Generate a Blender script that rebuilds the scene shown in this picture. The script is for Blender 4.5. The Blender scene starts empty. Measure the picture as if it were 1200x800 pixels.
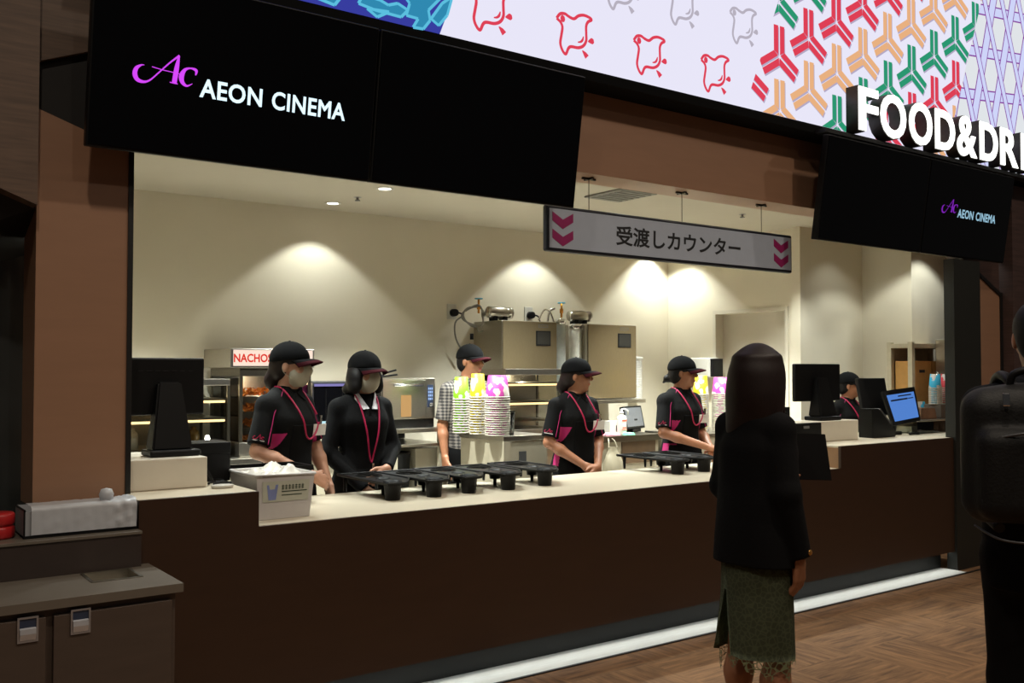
import bpy, bmesh, math, random
import numpy as np
from mathutils import Vector, Matrix, Euler
random.seed(7); np.random.seed(7)
SC = bpy.context.scene
COL = SC.collection
PI = math.pi
def rad(d): return math.radians(d)

# ---------------------------------------------------------------- camera model (1200 x 800 frame)
CF, CA, CP = 1130.0, rad(36.2), rad(1.67)
CC = np.array([0, -3.9, 1.5])
_R = np.array([math.cos(CA), -math.sin(CA), 0]); _F0 = np.array([math.sin(CA), math.cos(CA), 0]); _Z = np.array([0, 0, 1.0])
_F = _F0*math.cos(CP)+_Z*math.sin(CP); _U = -_F0*math.sin(CP)+_Z*math.cos(CP)
def at(x, y, ax, v):
    """world point seen at a pixel, on the plane ax = v"""
    d = _R*(x-600)/CF+_U*(400-y)/CF+_F; i = 'XYZ'.index(ax)
    return Vector(CC+d*((v-CC[i])/d[i]))
cam = bpy.data.cameras.new('camera'); cam.sensor_width = 36.0; cam.lens = CF/1200*36.0; cam.clip_start = .05
co = bpy.data.objects.new('camera', cam); COL.objects.link(co); co.location = CC
co.rotation_euler = (PI/2+CP, 0, -CA); SC.camera = co

# ---------------------------------------------------------------- materials
def lin(c):
    def f(v):
        v /= 255.0
        return v/12.92 if v <= .04045 else ((v+.055)/1.055)**2.4
    return tuple(f(v) for v in c)
MATS = {}
def mat(name, col, rough=.5, metal=0.0, var=.08, scale=18, bump=0.0, estr=0.0, trans=0.0, coat=0.0, alpha=1.0, stretch=None, spec=.5, ecol=None):
    if name in MATS: return MATS[name]
    m = bpy.data.materials.new(name); m.use_nodes = True; nt = m.node_tree; N = nt.nodes; L = nt.links
    b = N['Principled BSDF']; c = lin(col)
    b.inputs['Roughness'].default_value = rough; b.inputs['Metallic'].default_value = metal
    b.inputs['Specular IOR Level'].default_value = spec
    b.inputs['Transmission Weight'].default_value = trans; b.inputs['Coat Weight'].default_value = coat
    b.inputs['Alpha'].default_value = alpha
    tc = N.new('ShaderNodeTexCoord'); nz = N.new('ShaderNodeTexNoise'); nz.inputs['Scale'].default_value = scale
    nz.inputs['Detail'].default_value = 3
    if stretch:
        mp = N.new('ShaderNodeMapping'); mp.inputs['Scale'].default_value = stretch
        L.new(tc.outputs['Object'], mp.inputs['Vector']); L.new(mp.outputs['Vector'], nz.inputs['Vector'])
    else: L.new(tc.outputs['Object'], nz.inputs['Vector'])
    r = N.new('ShaderNodeValToRGB')
    r.color_ramp.elements[0].position = .3; r.color_ramp.elements[1].position = .7
    r.color_ramp.elements[0].color = tuple(max(0, v*(1-var)) for v in c)+(1,)
    r.color_ramp.elements[1].color = tuple(min(1, v*(1+var)) for v in c)+(1,)
    L.new(nz.outputs['Fac'], r.inputs['Fac']); L.new(r.outputs['Color'], b.inputs['Base Color'])
    if bump:
        bp = N.new('ShaderNodeBump'); bp.inputs['Strength'].default_value = bump; bp.inputs['Distance'].default_value = .01
        L.new(nz.outputs['Fac'], bp.inputs['Height']); L.new(bp.outputs['Normal'], b.inputs['Normal'])
    if estr:
        b.inputs['Emission Color'].default_value = (lin(ecol) if ecol else c)+(1,); b.inputs['Emission Strength'].default_value = estr
    MATS[name] = m
    return m

# ---------------------------------------------------------------- object plumbing
W = {}                                   # world matrix of every root and part
def tag(o, label=None, cat=None, group=None, kind=None):
    if label: o['label'] = label
    if cat: o['category'] = cat
    if group: o['group'] = group
    if kind: o['kind'] = kind
    return o
def thing(name, label, cat, loc=(0, 0, 0), rz=0.0, group=None):
    o = bpy.data.objects.new(name, None); COL.objects.link(o); o.empty_display_size = .1
    o.location = loc; o.rotation_euler = (0, 0, rz)
    W[o] = Matrix.Translation(Vector(loc)) @ Matrix.Rotation(rz, 4, 'Z')
    return tag(o, label, cat, group)
def link_mesh(name, me, mats, parent=None, local=False, origin=True):
    """mesh in world coordinates (or, with local, in its parent's) becomes ONE object"""
    for m in (mats if isinstance(mats, (list, tuple)) else [mats]): me.materials.append(m)
    o = bpy.data.objects.new(name, me); COL.objects.link(o); me.name = name
    if parent:
        o.parent = parent; W[o] = W[parent]
        if not local: me.transform(W[parent].inverted())
    elif origin and not local:
        n = len(me.vertices); a = np.empty(n*3, np.float32); me.vertices.foreach_get('co', a); a = a.reshape(-1, 3)
        c = (a.min(0)+a.max(0))/2; c = Vector((float(c[0]), float(c[1]), float(a[:, 2].min())))
        me.transform(Matrix.Translation(-c)); o.location = c; W[o] = Matrix.Translation(c)
    else: W[o] = Matrix.Identity(4)
    return o
def dup(root, loc, rz, label=None, group=None):
    r = root.copy(); COL.objects.link(r); r.location = loc; r.rotation_euler = (0, 0, rz)
    if label: r['label'] = label
    if group: r['group'] = group
    for ch in list(root.children):
        c = ch.copy(); COL.objects.link(c); c.parent = r
        for g in list(ch.children):
            d = g.copy(); COL.objects.link(d); d.parent = c
    return r

class MB:
    def __init__(s): s.b = bmesh.new()
    def _m(s, faces, m, smooth=False):
        for f in faces: f.material_index = m; f.smooth = smooth
    def box(s, x0, x1, y0, y1, z0, z1, bev=0.0, m=0, M=None, seg=2):
        t = bmesh.new(); bmesh.ops.create_cube(t, size=1)
        for v in t.verts: v.co = Vector(((x0+x1)/2+v.co.x*(x1-x0), (y0+y1)/2+v.co.y*(y1-y0), (z0+z1)/2+v.co.z*(z1-z0)))
        if bev: bmesh.ops.bevel(t, geom=list(t.edges), offset=bev, segments=seg, affect='EDGES', profile=.5)
        return s._merge(t, m, M, bev > 0 and seg > 2)
    def _merge(s, t, m, M=None, smooth=False):
        if M is not None: bmesh.ops.transform(t, matrix=M, verts=t.verts)
        bmesh.ops.recalc_face_normals(t, faces=t.faces)
        mp = [s.b.verts.new(v.co) for v in t.verts]; t.verts.index_update()
        for f in t.faces:
            try:
                nf = s.b.faces.new([mp[v.index] for v in f.verts]); nf.material_index = m; nf.smooth = smooth or f.smooth
            except ValueError: pass
        t.free(); return s
    def lathe(s, prof, M=None, seg=24, m=0, smooth=True, closed=False):
        """prof: (r, z) pairs round the local Z axis"""
        t = bmesh.new(); rings = []
        for r, z in prof:
            if r < 1e-6: rings.append([t.verts.new((0, 0, z))])
            else: rings.append([t.verts.new((r*math.cos(2*PI*k/seg), r*math.sin(2*PI*k/seg), z)) for k in range(seg)])
        pairs = list(zip(rings[:-1], rings[1:]))+([(rings[-1], rings[0])] if closed else [])
        for a, b in pairs:
            for k in range(seg):
                k2 = (k+1) % seg
                q = [a[k % len(a)], a[k2 % len(a)], b[k2 % len(b)], b[k % len(b)]]
                u = []
                for v in q:
                    if v not in u: u.append(v)
                if len(u) >= 3:
                    try: t.faces.new(u)
                    except ValueError: pass
        for f in t.faces: f.smooth = smooth
        return s._merge(t, m, M)
    def cyl(s, p0, p1, r0, r1=None, seg=20, m=0, smooth=True):
        r1 = r0 if r1 is None else r1; p0 = Vector(p0); p1 = Vector(p1); d = p1-p0
        q = Vector((0, 0, 1)).rotation_difference(d.normalized()).to_matrix().to_4x4()
        h = d.length
        t = bmesh.new(); a = []; b = []
        for k in range(seg):
            c, sn = math.cos(2*PI*k/seg), math.sin(2*PI*k/seg)
            a.append(t.verts.new((r0*c, r0*sn, 0))); b.append(t.verts.new((r1*c, r1*sn, h)))
        for k in range(seg): t.faces.new([a[k], a[(k+1) % seg], b[(k+1) % seg], b[k]]).smooth = smooth
        t.faces.new(a[::-1]); t.faces.new(b)
        return s._merge(t, m, Matrix.Translation(p0) @ q)
    def tube(s, pts, r, seg=8, m=0, closed=False):
        pts = [Vector(p) for p in pts]; n = len(pts); t = bmesh.new(); rings = []; up = None
        for i, p in enumerate(pts):
            if closed: d = pts[(i+1) % n]-pts[i-1]
            else: d = pts[min(i+1, n-1)]-pts[max(i-1, 0)]
            d.normalize()
            if up is None: up = d.orthogonal().normalized()
            up = (up-d*up.dot(d)).normalized(); w = d.cross(up)
            rr = r[i] if isinstance(r, (list, tuple)) else r
            rings.append([t.verts.new(p+up*rr*math.cos(2*PI*k/seg)+w*rr*math.sin(2*PI*k/seg)) for k in range(seg)])
        pairs = list(zip(rings[:-1], rings[1:]))+([(rings[-1], rings[0])] if closed else [])
        for a, b in pairs:
            for k in range(seg): t.faces.new([a[k], a[(k+1) % seg], b[(k+1) % seg], b[k]]).smooth = True
        if not closed: t.faces.new(rings[0][::-1]); t.faces.new(rings[-1])
        return s._merge(t, m)
    def prism(s, poly, v, m=0, bev=0.0):
        """poly: 3-D points of a flat outline, pushed along vector v"""
        t = bmesh.new(); v = Vector(v)
        a = [t.verts.new(Vector(p)) for p in poly]; b = [t.verts.new(Vector(p)+v) for p in poly]; n = len(a)
        t.faces.new(a); t.faces.new(b[::-1])
        for k in range(n): t.faces.new([a[k], b[k], b[(k+1) % n], a[(k+1) % n]])
        if bev: bmesh.ops.bevel(t, geom=list(t.edges), offset=bev, segments=2, affect='EDGES')
        return s._merge(t, m)
    def poly(s, pts, m=0):
        f = s.b.faces.new([s.b.verts.new(Vector(p)) for p in pts]); f.material_index = m; return s
    def ribbon(s, pts, ws, m=0):
        """flat stroke of varying width: pts 3-D in one plane, ws (half-width vectors)"""
        a = [s.b.verts.new(Vector(p)+Vector(w)) for p, w in zip(pts, ws)]; b = [s.b.verts.new(Vector(p)-Vector(w)) for p, w in zip(pts, ws)]
        for k in range(len(a)-1):
            f = s.b.faces.new([a[k], a[k+1], b[k+1], b[k]]); f.material_index = m
        return s
    def build(s, name, mats, parent=None, local=False, origin=True):
        me = bpy.data.meshes.new(name); s.b.to_mesh(me); s.b.free()
        return link_mesh(name, me, mats, parent, local, origin)
def struct(name, mb, mats): return tag(mb.build(name, mats), kind='structure')

def spline(pts, n=6, closed=False):
    pts = [Vector(p) for p in pts]; out = []; N_ = len(pts)
    for i in range(N_ if closed else N_-1):
        g = lambda k: pts[k % N_] if closed else pts[max(0, min(N_-1, k))]
        p0, p1, p2, p3 = g(i-1), g(i), g(i+1), g(i+2)
        for j in range(n):
            t = j/n
            out.append(.5*((2*p1)+(p2-p0)*t+(2*p0-5*p1+4*p2-p3)*t*t+(3*p1-p0-3*p2+p3)*t**3))
    if not closed: out.append(pts[-1])
    return out
def stroke(mb, o, ux, uy, pts, ws, m=0, n=8, closed=False):
    """2-D splined stroke laid in the plane through o spanned by ux, uy; ws: half width(s)"""
    if closed: pts = list(pts)+[pts[0]]; ws = ws if isinstance(ws, (int, float)) else list(ws)+[ws[0]]
    if isinstance(ws, (int, float)): ws = [ws]*len(pts)
    P = spline([(p[0], p[1], w) for p, w in zip(pts, ws)], n)
    ux = Vector(ux); uy = Vector(uy); o = Vector(o); Q = []; Wd = []
    for i, p in enumerate(P):
        d = P[min(i+1, len(P)-1)]-P[max(i-1, 0)]; nn = Vector((-d.y, d.x)); nn = nn.normalized() if nn.length else Vector((0, 1))
        Q.append(o+ux*p.x+uy*p.y); Wd.append((ux*nn.x+uy*nn.y)*max(p.z, .0005))
    mb.ribbon(Q, Wd, m)
def text_mesh(body, o, ux, uy, height=None, width=None, extrude=0.0, offset=0.0, spacing=1.0, fat=0.0):
    """mesh of a line of writing whose lower left corner is o; ux, uy unit vectors; returns mesh in world coordinates"""
    c = bpy.data.curves.new('text', 'FONT'); c.body = body; c.extrude = extrude; c.offset = offset; c.space_character = spacing; c.bevel_depth = fat; c.bevel_resolution = 1
    c.resolution_u = 4
    t = bpy.data.objects.new('text', c); COL.objects.link(t)
    dg = bpy.context.evaluated_depsgraph_get(); me = bpy.data.meshes.new_from_object(t.evaluated_get(dg))
    bpy.data.objects.remove(t); bpy.data.curves.remove(c)
    n = len(me.vertices); a = np.empty(n*3, np.float32); me.vertices.foreach_get('co', a); a = a.reshape(-1, 3)
    lo, hi = a.min(0), a.max(0)
    sx = width/(hi[0]-lo[0]) if width else None; sy = height/(hi[1]-lo[1]) if height else None
    sx = sx or sy; sy = sy or sx
    if fat: me.transform(Matrix.Diagonal((1, 1, .02, 1)))
    ux = Vector(ux); uy = Vector(uy); uz = ux.cross(uy)
    M = Matrix.Translation(Vector(o)) @ Matrix((ux, uy, uz)).transposed().to_4x4() @ Matrix.Diagonal((sx, sy, 1, 1)) @ Matrix.Translation((-lo[0], -lo[1], 0))
    me.transform(M); return me

# palette --------------------------------------------------------------------------------------
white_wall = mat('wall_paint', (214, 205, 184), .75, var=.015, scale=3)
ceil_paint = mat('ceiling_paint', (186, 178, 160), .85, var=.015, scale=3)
brown_lam = mat('brown_laminate', (153, 116, 91), .42, var=.04, scale=4, stretch=(1, 1, 6))
wood_lam = mat('wood_veneer', (96, 76, 62), .5, var=.22, scale=5, stretch=(1, 1, 14))
dark_wood = mat('dark_wood_veneer', (74, 56, 52), .5, var=.25, scale=5, stretch=(1, 1, 14))
counter_brown = mat('counter_laminate', (54, 36, 25), .38, var=.06, scale=5, stretch=(1, 1, 5))
black_matte = mat('black_powder_coat', (22, 22, 22), .45, var=.1)
black_soft = mat('black_recess', (20, 17, 15), .7, var=.1)
slate = mat('slate_panel', (50, 54, 54), .35, var=.25, scale=5)
kick_grey = mat('kick_plate', (30, 33, 33), .5, var=.06)
worktop_white = mat('solid_surface_worktop', (206, 196, 174), .35, var=.015, scale=40)
white_lam = mat('white_laminate', (214, 206, 190), .45, var=.015)
cab_cream = mat('cabinet_cream', (164, 155, 134), .5, var=.02)
steel = mat('brushed_steel', (176, 170, 158), .32, metal=1, var=.06, scale=30, stretch=(1, 1, 12))
steel_dark = mat('dark_steel', (110, 104, 92), .35, metal=1, var=.08, scale=30, stretch=(1, 1, 12))
steel_panel = mat('champagne_steel', (148, 132, 102), .38, metal=.85, var=.04, scale=30, stretch=(8, 1, 1))
chrome = mat('chrome', (220, 220, 220), .12, metal=1, var=.02)
black_plastic = mat('black_plastic', (13, 13, 14), .48, var=.1, scale=60, spec=.25)
black_gloss = mat('black_gloss_screen', (6, 6, 8), .12, var=.05, spec=.35)
grey_plastic = mat('grey_plastic', (120, 120, 120), .45)
white_plastic = mat('white_plastic', (196, 192, 182), .4, var=.02)
clear = mat('clear_plastic', (235, 235, 235), .12, trans=.95, var=.01)
glass = mat('cabinet_glass', (235, 240, 238), .03, trans=1.0, var=.005)
glass.node_tree.nodes['Principled BSDF'].inputs['IOR'].default_value = 1.02
film = mat('thin_plastic_film', (214, 218, 224), .3, trans=.3, var=.05, scale=14, bump=.12)
satin = mat('satin_aluminium', (176, 180, 188), .3, metal=.75, var=.03)
red_ink = mat('red_ink', (190, 40, 40), .5)
KW = (34, 390, 27, 3.3, 162, .03)   # lamp powers: wall washers, kitchen, counter, floor strip, hall; sky
def thin_glass(name, tint=(250, 252, 250), ior=1.4):
    m = bpy.data.materials.new(name); m.use_nodes = True; nt = m.node_tree; N = nt.nodes; L = nt.links
    N.remove(N['Principled BSDF']); out = N['Material Output']
    t = N.new('ShaderNodeBsdfTransparent'); t.inputs[0].default_value = lin(tint)+(1,)
    g = N.new('ShaderNodeBsdfGlossy'); g.inputs['Roughness'].default_value = .03
    f = N.new('ShaderNodeFresnel'); f.inputs['IOR'].default_value = ior; x = N.new('ShaderNodeMixShader')
    L.new(f.outputs[0], x.inputs[0]); L.new(t.outputs[0], x.inputs[1]); L.new(g.outputs[0], x.inputs[2]); L.new(x.outputs[0], out.inputs['Surface'])
    MATS[name] = m; return m
glass = thin_glass('cabinet_glass')
clear = thin_glass('clear_plastic', (226, 226, 224), 1.5)

# ================================================================= THE SETTING
YF = .20        # plane of the brown facade; the counter front is Y = 0
YB = 3.02; ZC = 2.75
# floor: carpet tiles with wood-like streaks in alternating directions
def floor_mat():
    m = bpy.data.materials.new('streaked_carpet_tile'); m.use_nodes = True; nt = m.node_tree; N = nt.nodes; L = nt.links; b = N['Principled BSDF']
    tc = N.new('ShaderNodeTexCoord'); res = []
    for sc in ((22, 2.2, 1), (2.2, 22, 1)):
        mp = N.new('ShaderNodeMapping'); mp.inputs['Scale'].default_value = sc; mp.inputs['Rotation'].default_value = (0, 0, rad(8))
        nz = N.new('ShaderNodeTexNoise'); nz.inputs['Scale'].default_value = 1.6; nz.inputs['Detail'].default_value = 6; nz.inputs['Roughness'].default_value = .7
        L.new(tc.outputs['Object'], mp.inputs['Vector']); L.new(mp.outputs['Vector'], nz.inputs['Vector']); res.append(nz)
    ck = N.new('ShaderNodeTexChecker'); ck.inputs['Scale'].default_value = 2.0; ck.inputs['Color1'].default_value = (0, 0, 0, 1); ck.inputs['Color2'].default_value = (1, 1, 1, 1)
    L.new(tc.outputs['Object'], ck.inputs['Vector'])
    mx = N.new('ShaderNodeMix'); mx.data_type = 'FLOAT'
    L.new(ck.outputs['Fac'], mx.inputs[0]); L.new(res[0].outputs['Fac'], mx.inputs[2]); L.new(res[1].outputs['Fac'], mx.inputs[3])
    big = N.new('ShaderNodeTexNoise'); big.inputs['Scale'].default_value = 1.3; L.new(tc.outputs['Object'], big.inputs['Vector'])
    ad = N.new('ShaderNodeMath'); ad.operation = 'MULTIPLY_ADD'; ad.inputs[1].default_value = .35; L.new(big.outputs['Fac'], ad.inputs[0]); L.new(mx.outputs[0], ad.inputs[2])
    r = N.new('ShaderNodeValToRGB'); e = r.color_ramp.elements
    e[0].position = .5; e[0].color = lin((86, 60, 37))+(1,); e[1].position = .86; e[1].color = lin((150, 111, 74))+(1,)
    L.new(ad.outputs[0], r.inputs['Fac']); L.new(r.outputs['Color'], b.inputs['Base Color']); b.inputs['Roughness'].default_value = .8
    return m
mb = MB(); mb.box(-4, 13, -8, 3.4, -.1, 0); struct('floor', mb, floor_mat())
white_tile = mat('white_floor_tile', (226, 228, 224), .4, var=.06, scale=6, stretch=(1, 9, 1))
mb = MB(); mb.box(1.05, 6.955, -.097, .11, 0, .004); struct('trim_1', mb, white_tile)
mb = MB(); mb.box(1.0, 9.0, .82, 3.05, 0, .004); struct('trim_9', mb, mat('bounce_floor', (200, 196, 186), .4, var=.04))  # unseen pale floor slab added to bounce light up into the kitchen
mb = MB(); mb.box(1.05, 8.2, -.112, -.097, 0, .006); struct('trim_2', mb, black_matte)
# kitchen shell
XS = 7.02
mb = MB(); mb.box(.3, XS+.1, YB, YB+.1, 0, 3.0); struct('wall_back', mb, white_wall)
mb = MB(); mb.box(.3, .4, .5, YB, 0, 3.0); struct('wall_left', mb, white_wall)
Y2 = 1.39
# side wall with a recessed door (far jamb shows)
dA = at(839, 368, 'X', XS); dB = at(921, 367, 'X', XS)
d0, d1 = dB.y, dA.y; dz = dA.z
mb = MB()
mb.box(XS, XS+.12, d1, YB, 0, 3.0); mb.box(XS, XS+.12, d0, d1, dz, 3.0); mb.box(XS, XS+.12, Y2, d0, 0, 3.0)
struct('wall_right', mb, white_wall)
door_paint = mat('door_paint', (204, 196, 178), .5, var=.01)
mb = MB(); mb.box(XS+.10, XS+.14, d0-.02, d1+.02, 0, dz+.02)
dr = struct('door_1', mb, door_paint)
mb = MB(); mb.box(XS-.012, XS+.099, d1-.004, d1+.03, 0, dz+.03); mb.box(XS-.012, XS+.099, d0-.03, d0+.004, 0, dz+.03); mb.box(XS-.012, XS+.099, d0, d1, dz-.004, dz+.03)
struct('trim_3', mb, door_paint)
mb = MB(); mb.box(XS-.035, XS+.12, Y2-.001, Y2+.10, 0, 3.0); struct('trim_4', mb, white_wall)
X3 = at(1010, 300, 'Y', Y2).x; X4 = X3; Y4 = at(1068, 330, 'X', X3).y
mb = MB(); mb.box(XS+.12, X3+.1, Y2, Y2+.1, 0, 3.0); struct('wall_inner', mb, white_wall)
mb = MB(); mb.box(X3, X3+.1, Y4, Y2, 0, 3.0); struct('wall_return', mb, white_wall)
mb = MB(); mb.box(X3+.1, X3+1.6, Y4, Y4+.1, 0, 3.0); struct('wall_end', mb, white_wall)
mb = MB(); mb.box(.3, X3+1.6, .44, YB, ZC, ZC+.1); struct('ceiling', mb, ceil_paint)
# facade: header over the opening, left and right brown panels, black jambs
ZH = 2.604; XL = 1.073; XR = 6.96
mb = MB(); mb.box(XL-.02, 7.5, YF, YF+.235, ZH, 3.3); struct('wall_header', mb, brown_lam)
mb = MB(); mb.box(.6, 9.5, YF+.02, YF+.24, 3.25, 5.2); struct('wall_upper', mb, black_matte)
pA, pB = at(47, 128, 'Y', YF), at(105, 155, 'Y', YF); pC, pD = at(105, 60, 'Y', YF), at(47, 71, 'Y', YF)
slope = (pB.z-pA.z)/(pB.x-pA.x); slope2 = (pC.z-pD.z)/(pC.x-pD.x)
xl = .712; xr = XL-.02
zlo = lambda x: pA.z+slope*(x-pA.x); zhi = lambda x: pD.z+slope2*(x-pD.x)
mb = MB(); mb.prism([(xl, YF, .97), (xr, YF, .97), (xr, YF, zlo(xr)), (xl, YF, zlo(xl))], (0, .25, 0)); struct('wall_facade_left', mb, brown_lam)
mb = MB(); mb.prism([(xl, YF+.03, zlo(xl)), (xr, YF+.03, zlo(xr)), (xr, YF+.03, zhi(xr)), (xl, YF+.03, zhi(xl))], (0, .2, 0)); struct('trim_5', mb, black_soft)
mb = MB(); mb.prism([(xl, YF, zhi(xl)), (xr, YF, zhi(xr)), (xr, YF, 3.3), (xl, YF, 3.3)], (0, .25, 0)); struct('wall_wood_panel', mb, wood_lam)
mb = MB(); mb.box(xr, XL, YF-.008, YF+.24, .995, ZH+.05); struct('trim_6', mb, black_matte)
mb = MB(); mb.box(xl-.02, xr, YF-.01, YF+.05, .95, .975); struct('baseboard_left', mb, black_matte)
# projecting wood wall with the dark niche at far left
YW = .12
nA, nB = at(44, 240, 'Y', YW), at(0, 220, 'Y', YW); nsl = (nA.z-nB.z)/(nA.x-nB.x)
xw = nA.x; xw0 = -1.2
mb = MB(); mb.prism([(xw, YW, nA.z), (xw0, YW, nA.z+nsl*(xw0-xw)), (xw0, YW, 3.6), (xw, YW, 3.6)], (0, .09, 0)); struct('wall_wood_left', mb, wood_lam)
YN = .62
mA, mB_ = at(43, 295, 'Y', YN), at(0, 307, 'Y', YN); msl = (mA.z-mB_.z)/(mA.x-mB_.x)
F1, F0 = (xw+.004, YW+.09, nA.z), (xw0, YW+.09, nA.z+nsl*(xw0-xw)); B1, B0 = (mA.x+.05, YN, mA.z+.05*msl), (xw0, YN, mA.z+msl*(xw0-mA.x))
mb = MB(); up = Vector((0, 0, .05))
for q in ([F1, F0, B0, B1],):
    mb.poly(q); mb.poly([tuple(Vector(p)+up) for p in reversed(q)])
for a, b in ((F1, F0), (F0, B0), (B0, B1), (B1, F1)): mb.poly([b, a, tuple(Vector(a)+up), tuple(Vector(b)+up)])
struct('trim_7', mb, black_soft)
mb = MB(); mb.box(xw0, mA.x+.12, YN, YN+.05, .6, 3.0); struct('wall_niche', mb, slate)
# right end: black pillar, brown panel with sloped top, dark wood wall beyond
mb = MB(); mb.box(XR, 7.34, -.02, .06, 0, 2.335); struct('wall_pillar', mb, mat('black_pillar', (30, 31, 27), .5, var=.05))
rA, rB = at(1145, 322, 'Y', YF), at(1171, 347, 'Y', YF); rs = (rB.z-rA.z)/(rB.x-rA.x)
mb = MB(); mb.prism([(7.62, YF, 0), (rB.x, YF, 0), (rB.x, YF, rB.z), (7.62, YF, rB.z+rs*(7.62-rB.x))], (0, .1, 0)); struct('wall_facade_right', mb, brown_lam)
mb = MB(); mb.prism([(rB.x, YF, rB.z), (7.34, YF, rB.z+rs*(7.34-rB.x)), (7.34, YF, 3.25), (rB.x, YF, 3.25)], (0, .1, 0)); struct('wall_wood_right', mb, dark_wood)
mb = MB()
mb.prism([(rB.x, YF-.012, rB.z), (7.34, YF-.012, rB.z+rs*(7.34-rB.x)), (7.34, YF-.012, rB.z+.03+rs*(7.34-rB.x)), (rB.x, YF-.012, rB.z+.03)], (0, .05, 0)); mb.box(rB.x, rB.x+.03, YF-.012, YF+.04, 0, rB.z+.03)
struct('trim_8', mb, black_matte)
mb = MB(); mb.box(rB.x+.03, 12, YF-.1, YF+.1, 0, 3.04); struct('wall_wood_far', mb, dark_wood)

# ================================================================= COUNTER
sc = thing('service_counter', 'long dark brown laminate service counter with a lowered middle section', 'counter', (4.0, .35, 0))
HL, HR = .843, .99; x0, xa, xb, x1 = 1.055, 1.54, 5.563, XR-.002
mb = MB(); mb.prism([(x0, -.002, .14), (x1, -.002, .14), (x1, -.002, HR), (xb, -.002, HR), (xb, -.002, HL), (xa, -.002, HL), (xa, -.002, HR), (x0, -.002, HR)], (0, .02, 0)); mb.build('front_panel', counter_brown, sc)
mb = MB(); mb.box(x0, x1, .11, .13, 0, .139); mb.build('kick_plate', kick_grey, sc)
mb = MB(); mb.box(x0, xa-.002, .018, .74, .139, HR-.012); mb.build('side_cabinet', counter_brown, sc)
mb = MB(); mb.box(xb+.002, x1, .018, .74, .139, HR-.012); mb.build('side_cabinet', mat('lit_counter_laminate', (150, 116, 84), .45, var=.05), sc)  # counter brown lightened so this side face looks lit
mb = MB(); mb.box(xa, xb, .018, .74, .139, HL-.02); mb.build('cabinet_body', counter_brown, sc)
mb = MB(); mb.box(xa+.001, xb-.001, .018, .80, HL-.02, HL, .002); tag(mb.build('low_worktop', worktop_white), 'long low white solid-surface worktop the black trays stand on', 'countertop')
mb = MB(); mb.box(x0, xa-.001, .018, .78, HR-.012, HR+.001, .002); tag(mb.build('raised_worktop', worktop_white), 'short raised white worktop at the left end under the customer monitor', 'countertop')
mb = MB(); mb.box(xb+.001, x1, .018, .78, HR-.012, HR+.001, .002); mb.box(x1+.0, 7.6, .075, .78, HR-.012, HR+.001); tag(mb.build('raised_worktop', worktop_white), 'short raised white worktop at the right end under the blue touchscreen', 'countertop')

# sink cabinet and step shelf at left
sk = thing('sink_cabinet', 'low dark brown cabinet with two doors and a small sunk basin', 'cabinet', (.4, -.22, 0))
ZS = .745; YSF = -.44; XSR = 1.092; XSL = -.6
cab_br = mat('cabinet_laminate', (78, 66, 58), .45, var=.06, scale=5, stretch=(1, 1, 6)); top_br = mat('cabinet_top_laminate', (104, 96, 86), .4, var=.05)
bx0, bx1, by0, by1 = .835, 1.0, -.245, -.075
mb = MB(); mb.box(XSL, XSR-.02, YSF+.03, -.004, 0, ZS-.03); mb.build('carcass', cab_br, sk)
mb = MB(); mb.box(XSL, bx0, YSF, -.004, ZS-.03, ZS); mb.box(bx1, XSR, YSF, -.004, ZS-.03, ZS); mb.box(bx0, bx1, YSF, by0, ZS-.03, ZS); mb.box(bx0, bx1, by1, -.004, ZS-.03, ZS); mb.build('cabinet_top', top_br, sk)
mb = MB(); t = .004
mb.box(bx0-.006, bx1+.006, by0-.006, by0+t, ZS-.0, ZS+.003); mb.box(bx0-.006, bx1+.006, by1-t, by1+.006, ZS, ZS+.003); mb.box(bx0-.006, bx0+t, by0, by1, ZS, ZS+.003); mb.box(bx1-t, bx1+.006, by0, by1, ZS, ZS+.003)
mb.box(bx0, bx0+.003, by0, by1, ZS-.0299, ZS); mb.box(bx1-.003, bx1, by0, by1, ZS-.0299, ZS); mb.box(bx0, bx1, by1-.003, by1, ZS-.0299, ZS); mb.box(bx0, bx1, by0, by0+.003, ZS-.0299, ZS); mb.box(bx0, bx1, by0, by1, ZS-.0299, ZS-.027)
mb.build('basin', steel, sk)
for (a, b, hx) in ((.672, 1.055, .71), (.27, .648, .575)):
    mb = MB(); mb.box(a, b, YSF+.008, YSF+.03, .06, ZS-.055, .0015); d = mb.build('door', cab_br, sk)
    pq = at(95 if a > .5 else 33, 728 if a > .5 else 738, 'Y', YSF); hx, hz = pq.x, pq.z; w = .062; h2 = .041; y = YSF+.007
    mb = MB(); mb.box(hx-w/2, hx+w/2, y-.004, y, hz+h2-.006, hz+h2); mb.box(hx-w/2, hx+w/2, y-.004, y, hz-h2, hz-h2+.006); mb.box(hx-w/2, hx-w/2+.006, y-.004, y, hz-h2+.006, hz+h2-.006); mb.box(hx+w/2-.006, hx+w/2, y-.004, y, hz-h2+.006, hz+h2-.006)
    fr_ = tag(mb.build('recessed_pull', satin, d), 'satin metal recessed pull')
    mb = MB(); mb.box(hx-w/2+.006, hx+w/2-.006, y-.0005, y+.0005, hz-h2+.006, hz+h2-.006); mb.build('recess_plate', mat('recess_blue_reflection', (60, 72, 96), .4, metal=.4), fr_)  # bluish reflection of the metal put into the plate's colour
    mb = MB(); mb.prism([(hx-w/2+.007, y-.001, hz+.006), (hx-w/2+.007, y-.007, hz+.002), (hx-w/2+.007, y-.009, hz-.014), (hx-w/2+.007, y-.004, hz-h2+.007), (hx-w/2+.007, y-.001, hz-h2+.007)], (w-.014, 0, 0)); mb.build('finger_lip', mat('lip_highlight_metal', (206, 208, 214), .3, metal=.5), fr_)  # paler metal copy: highlight on the lip put into its colour
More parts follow.
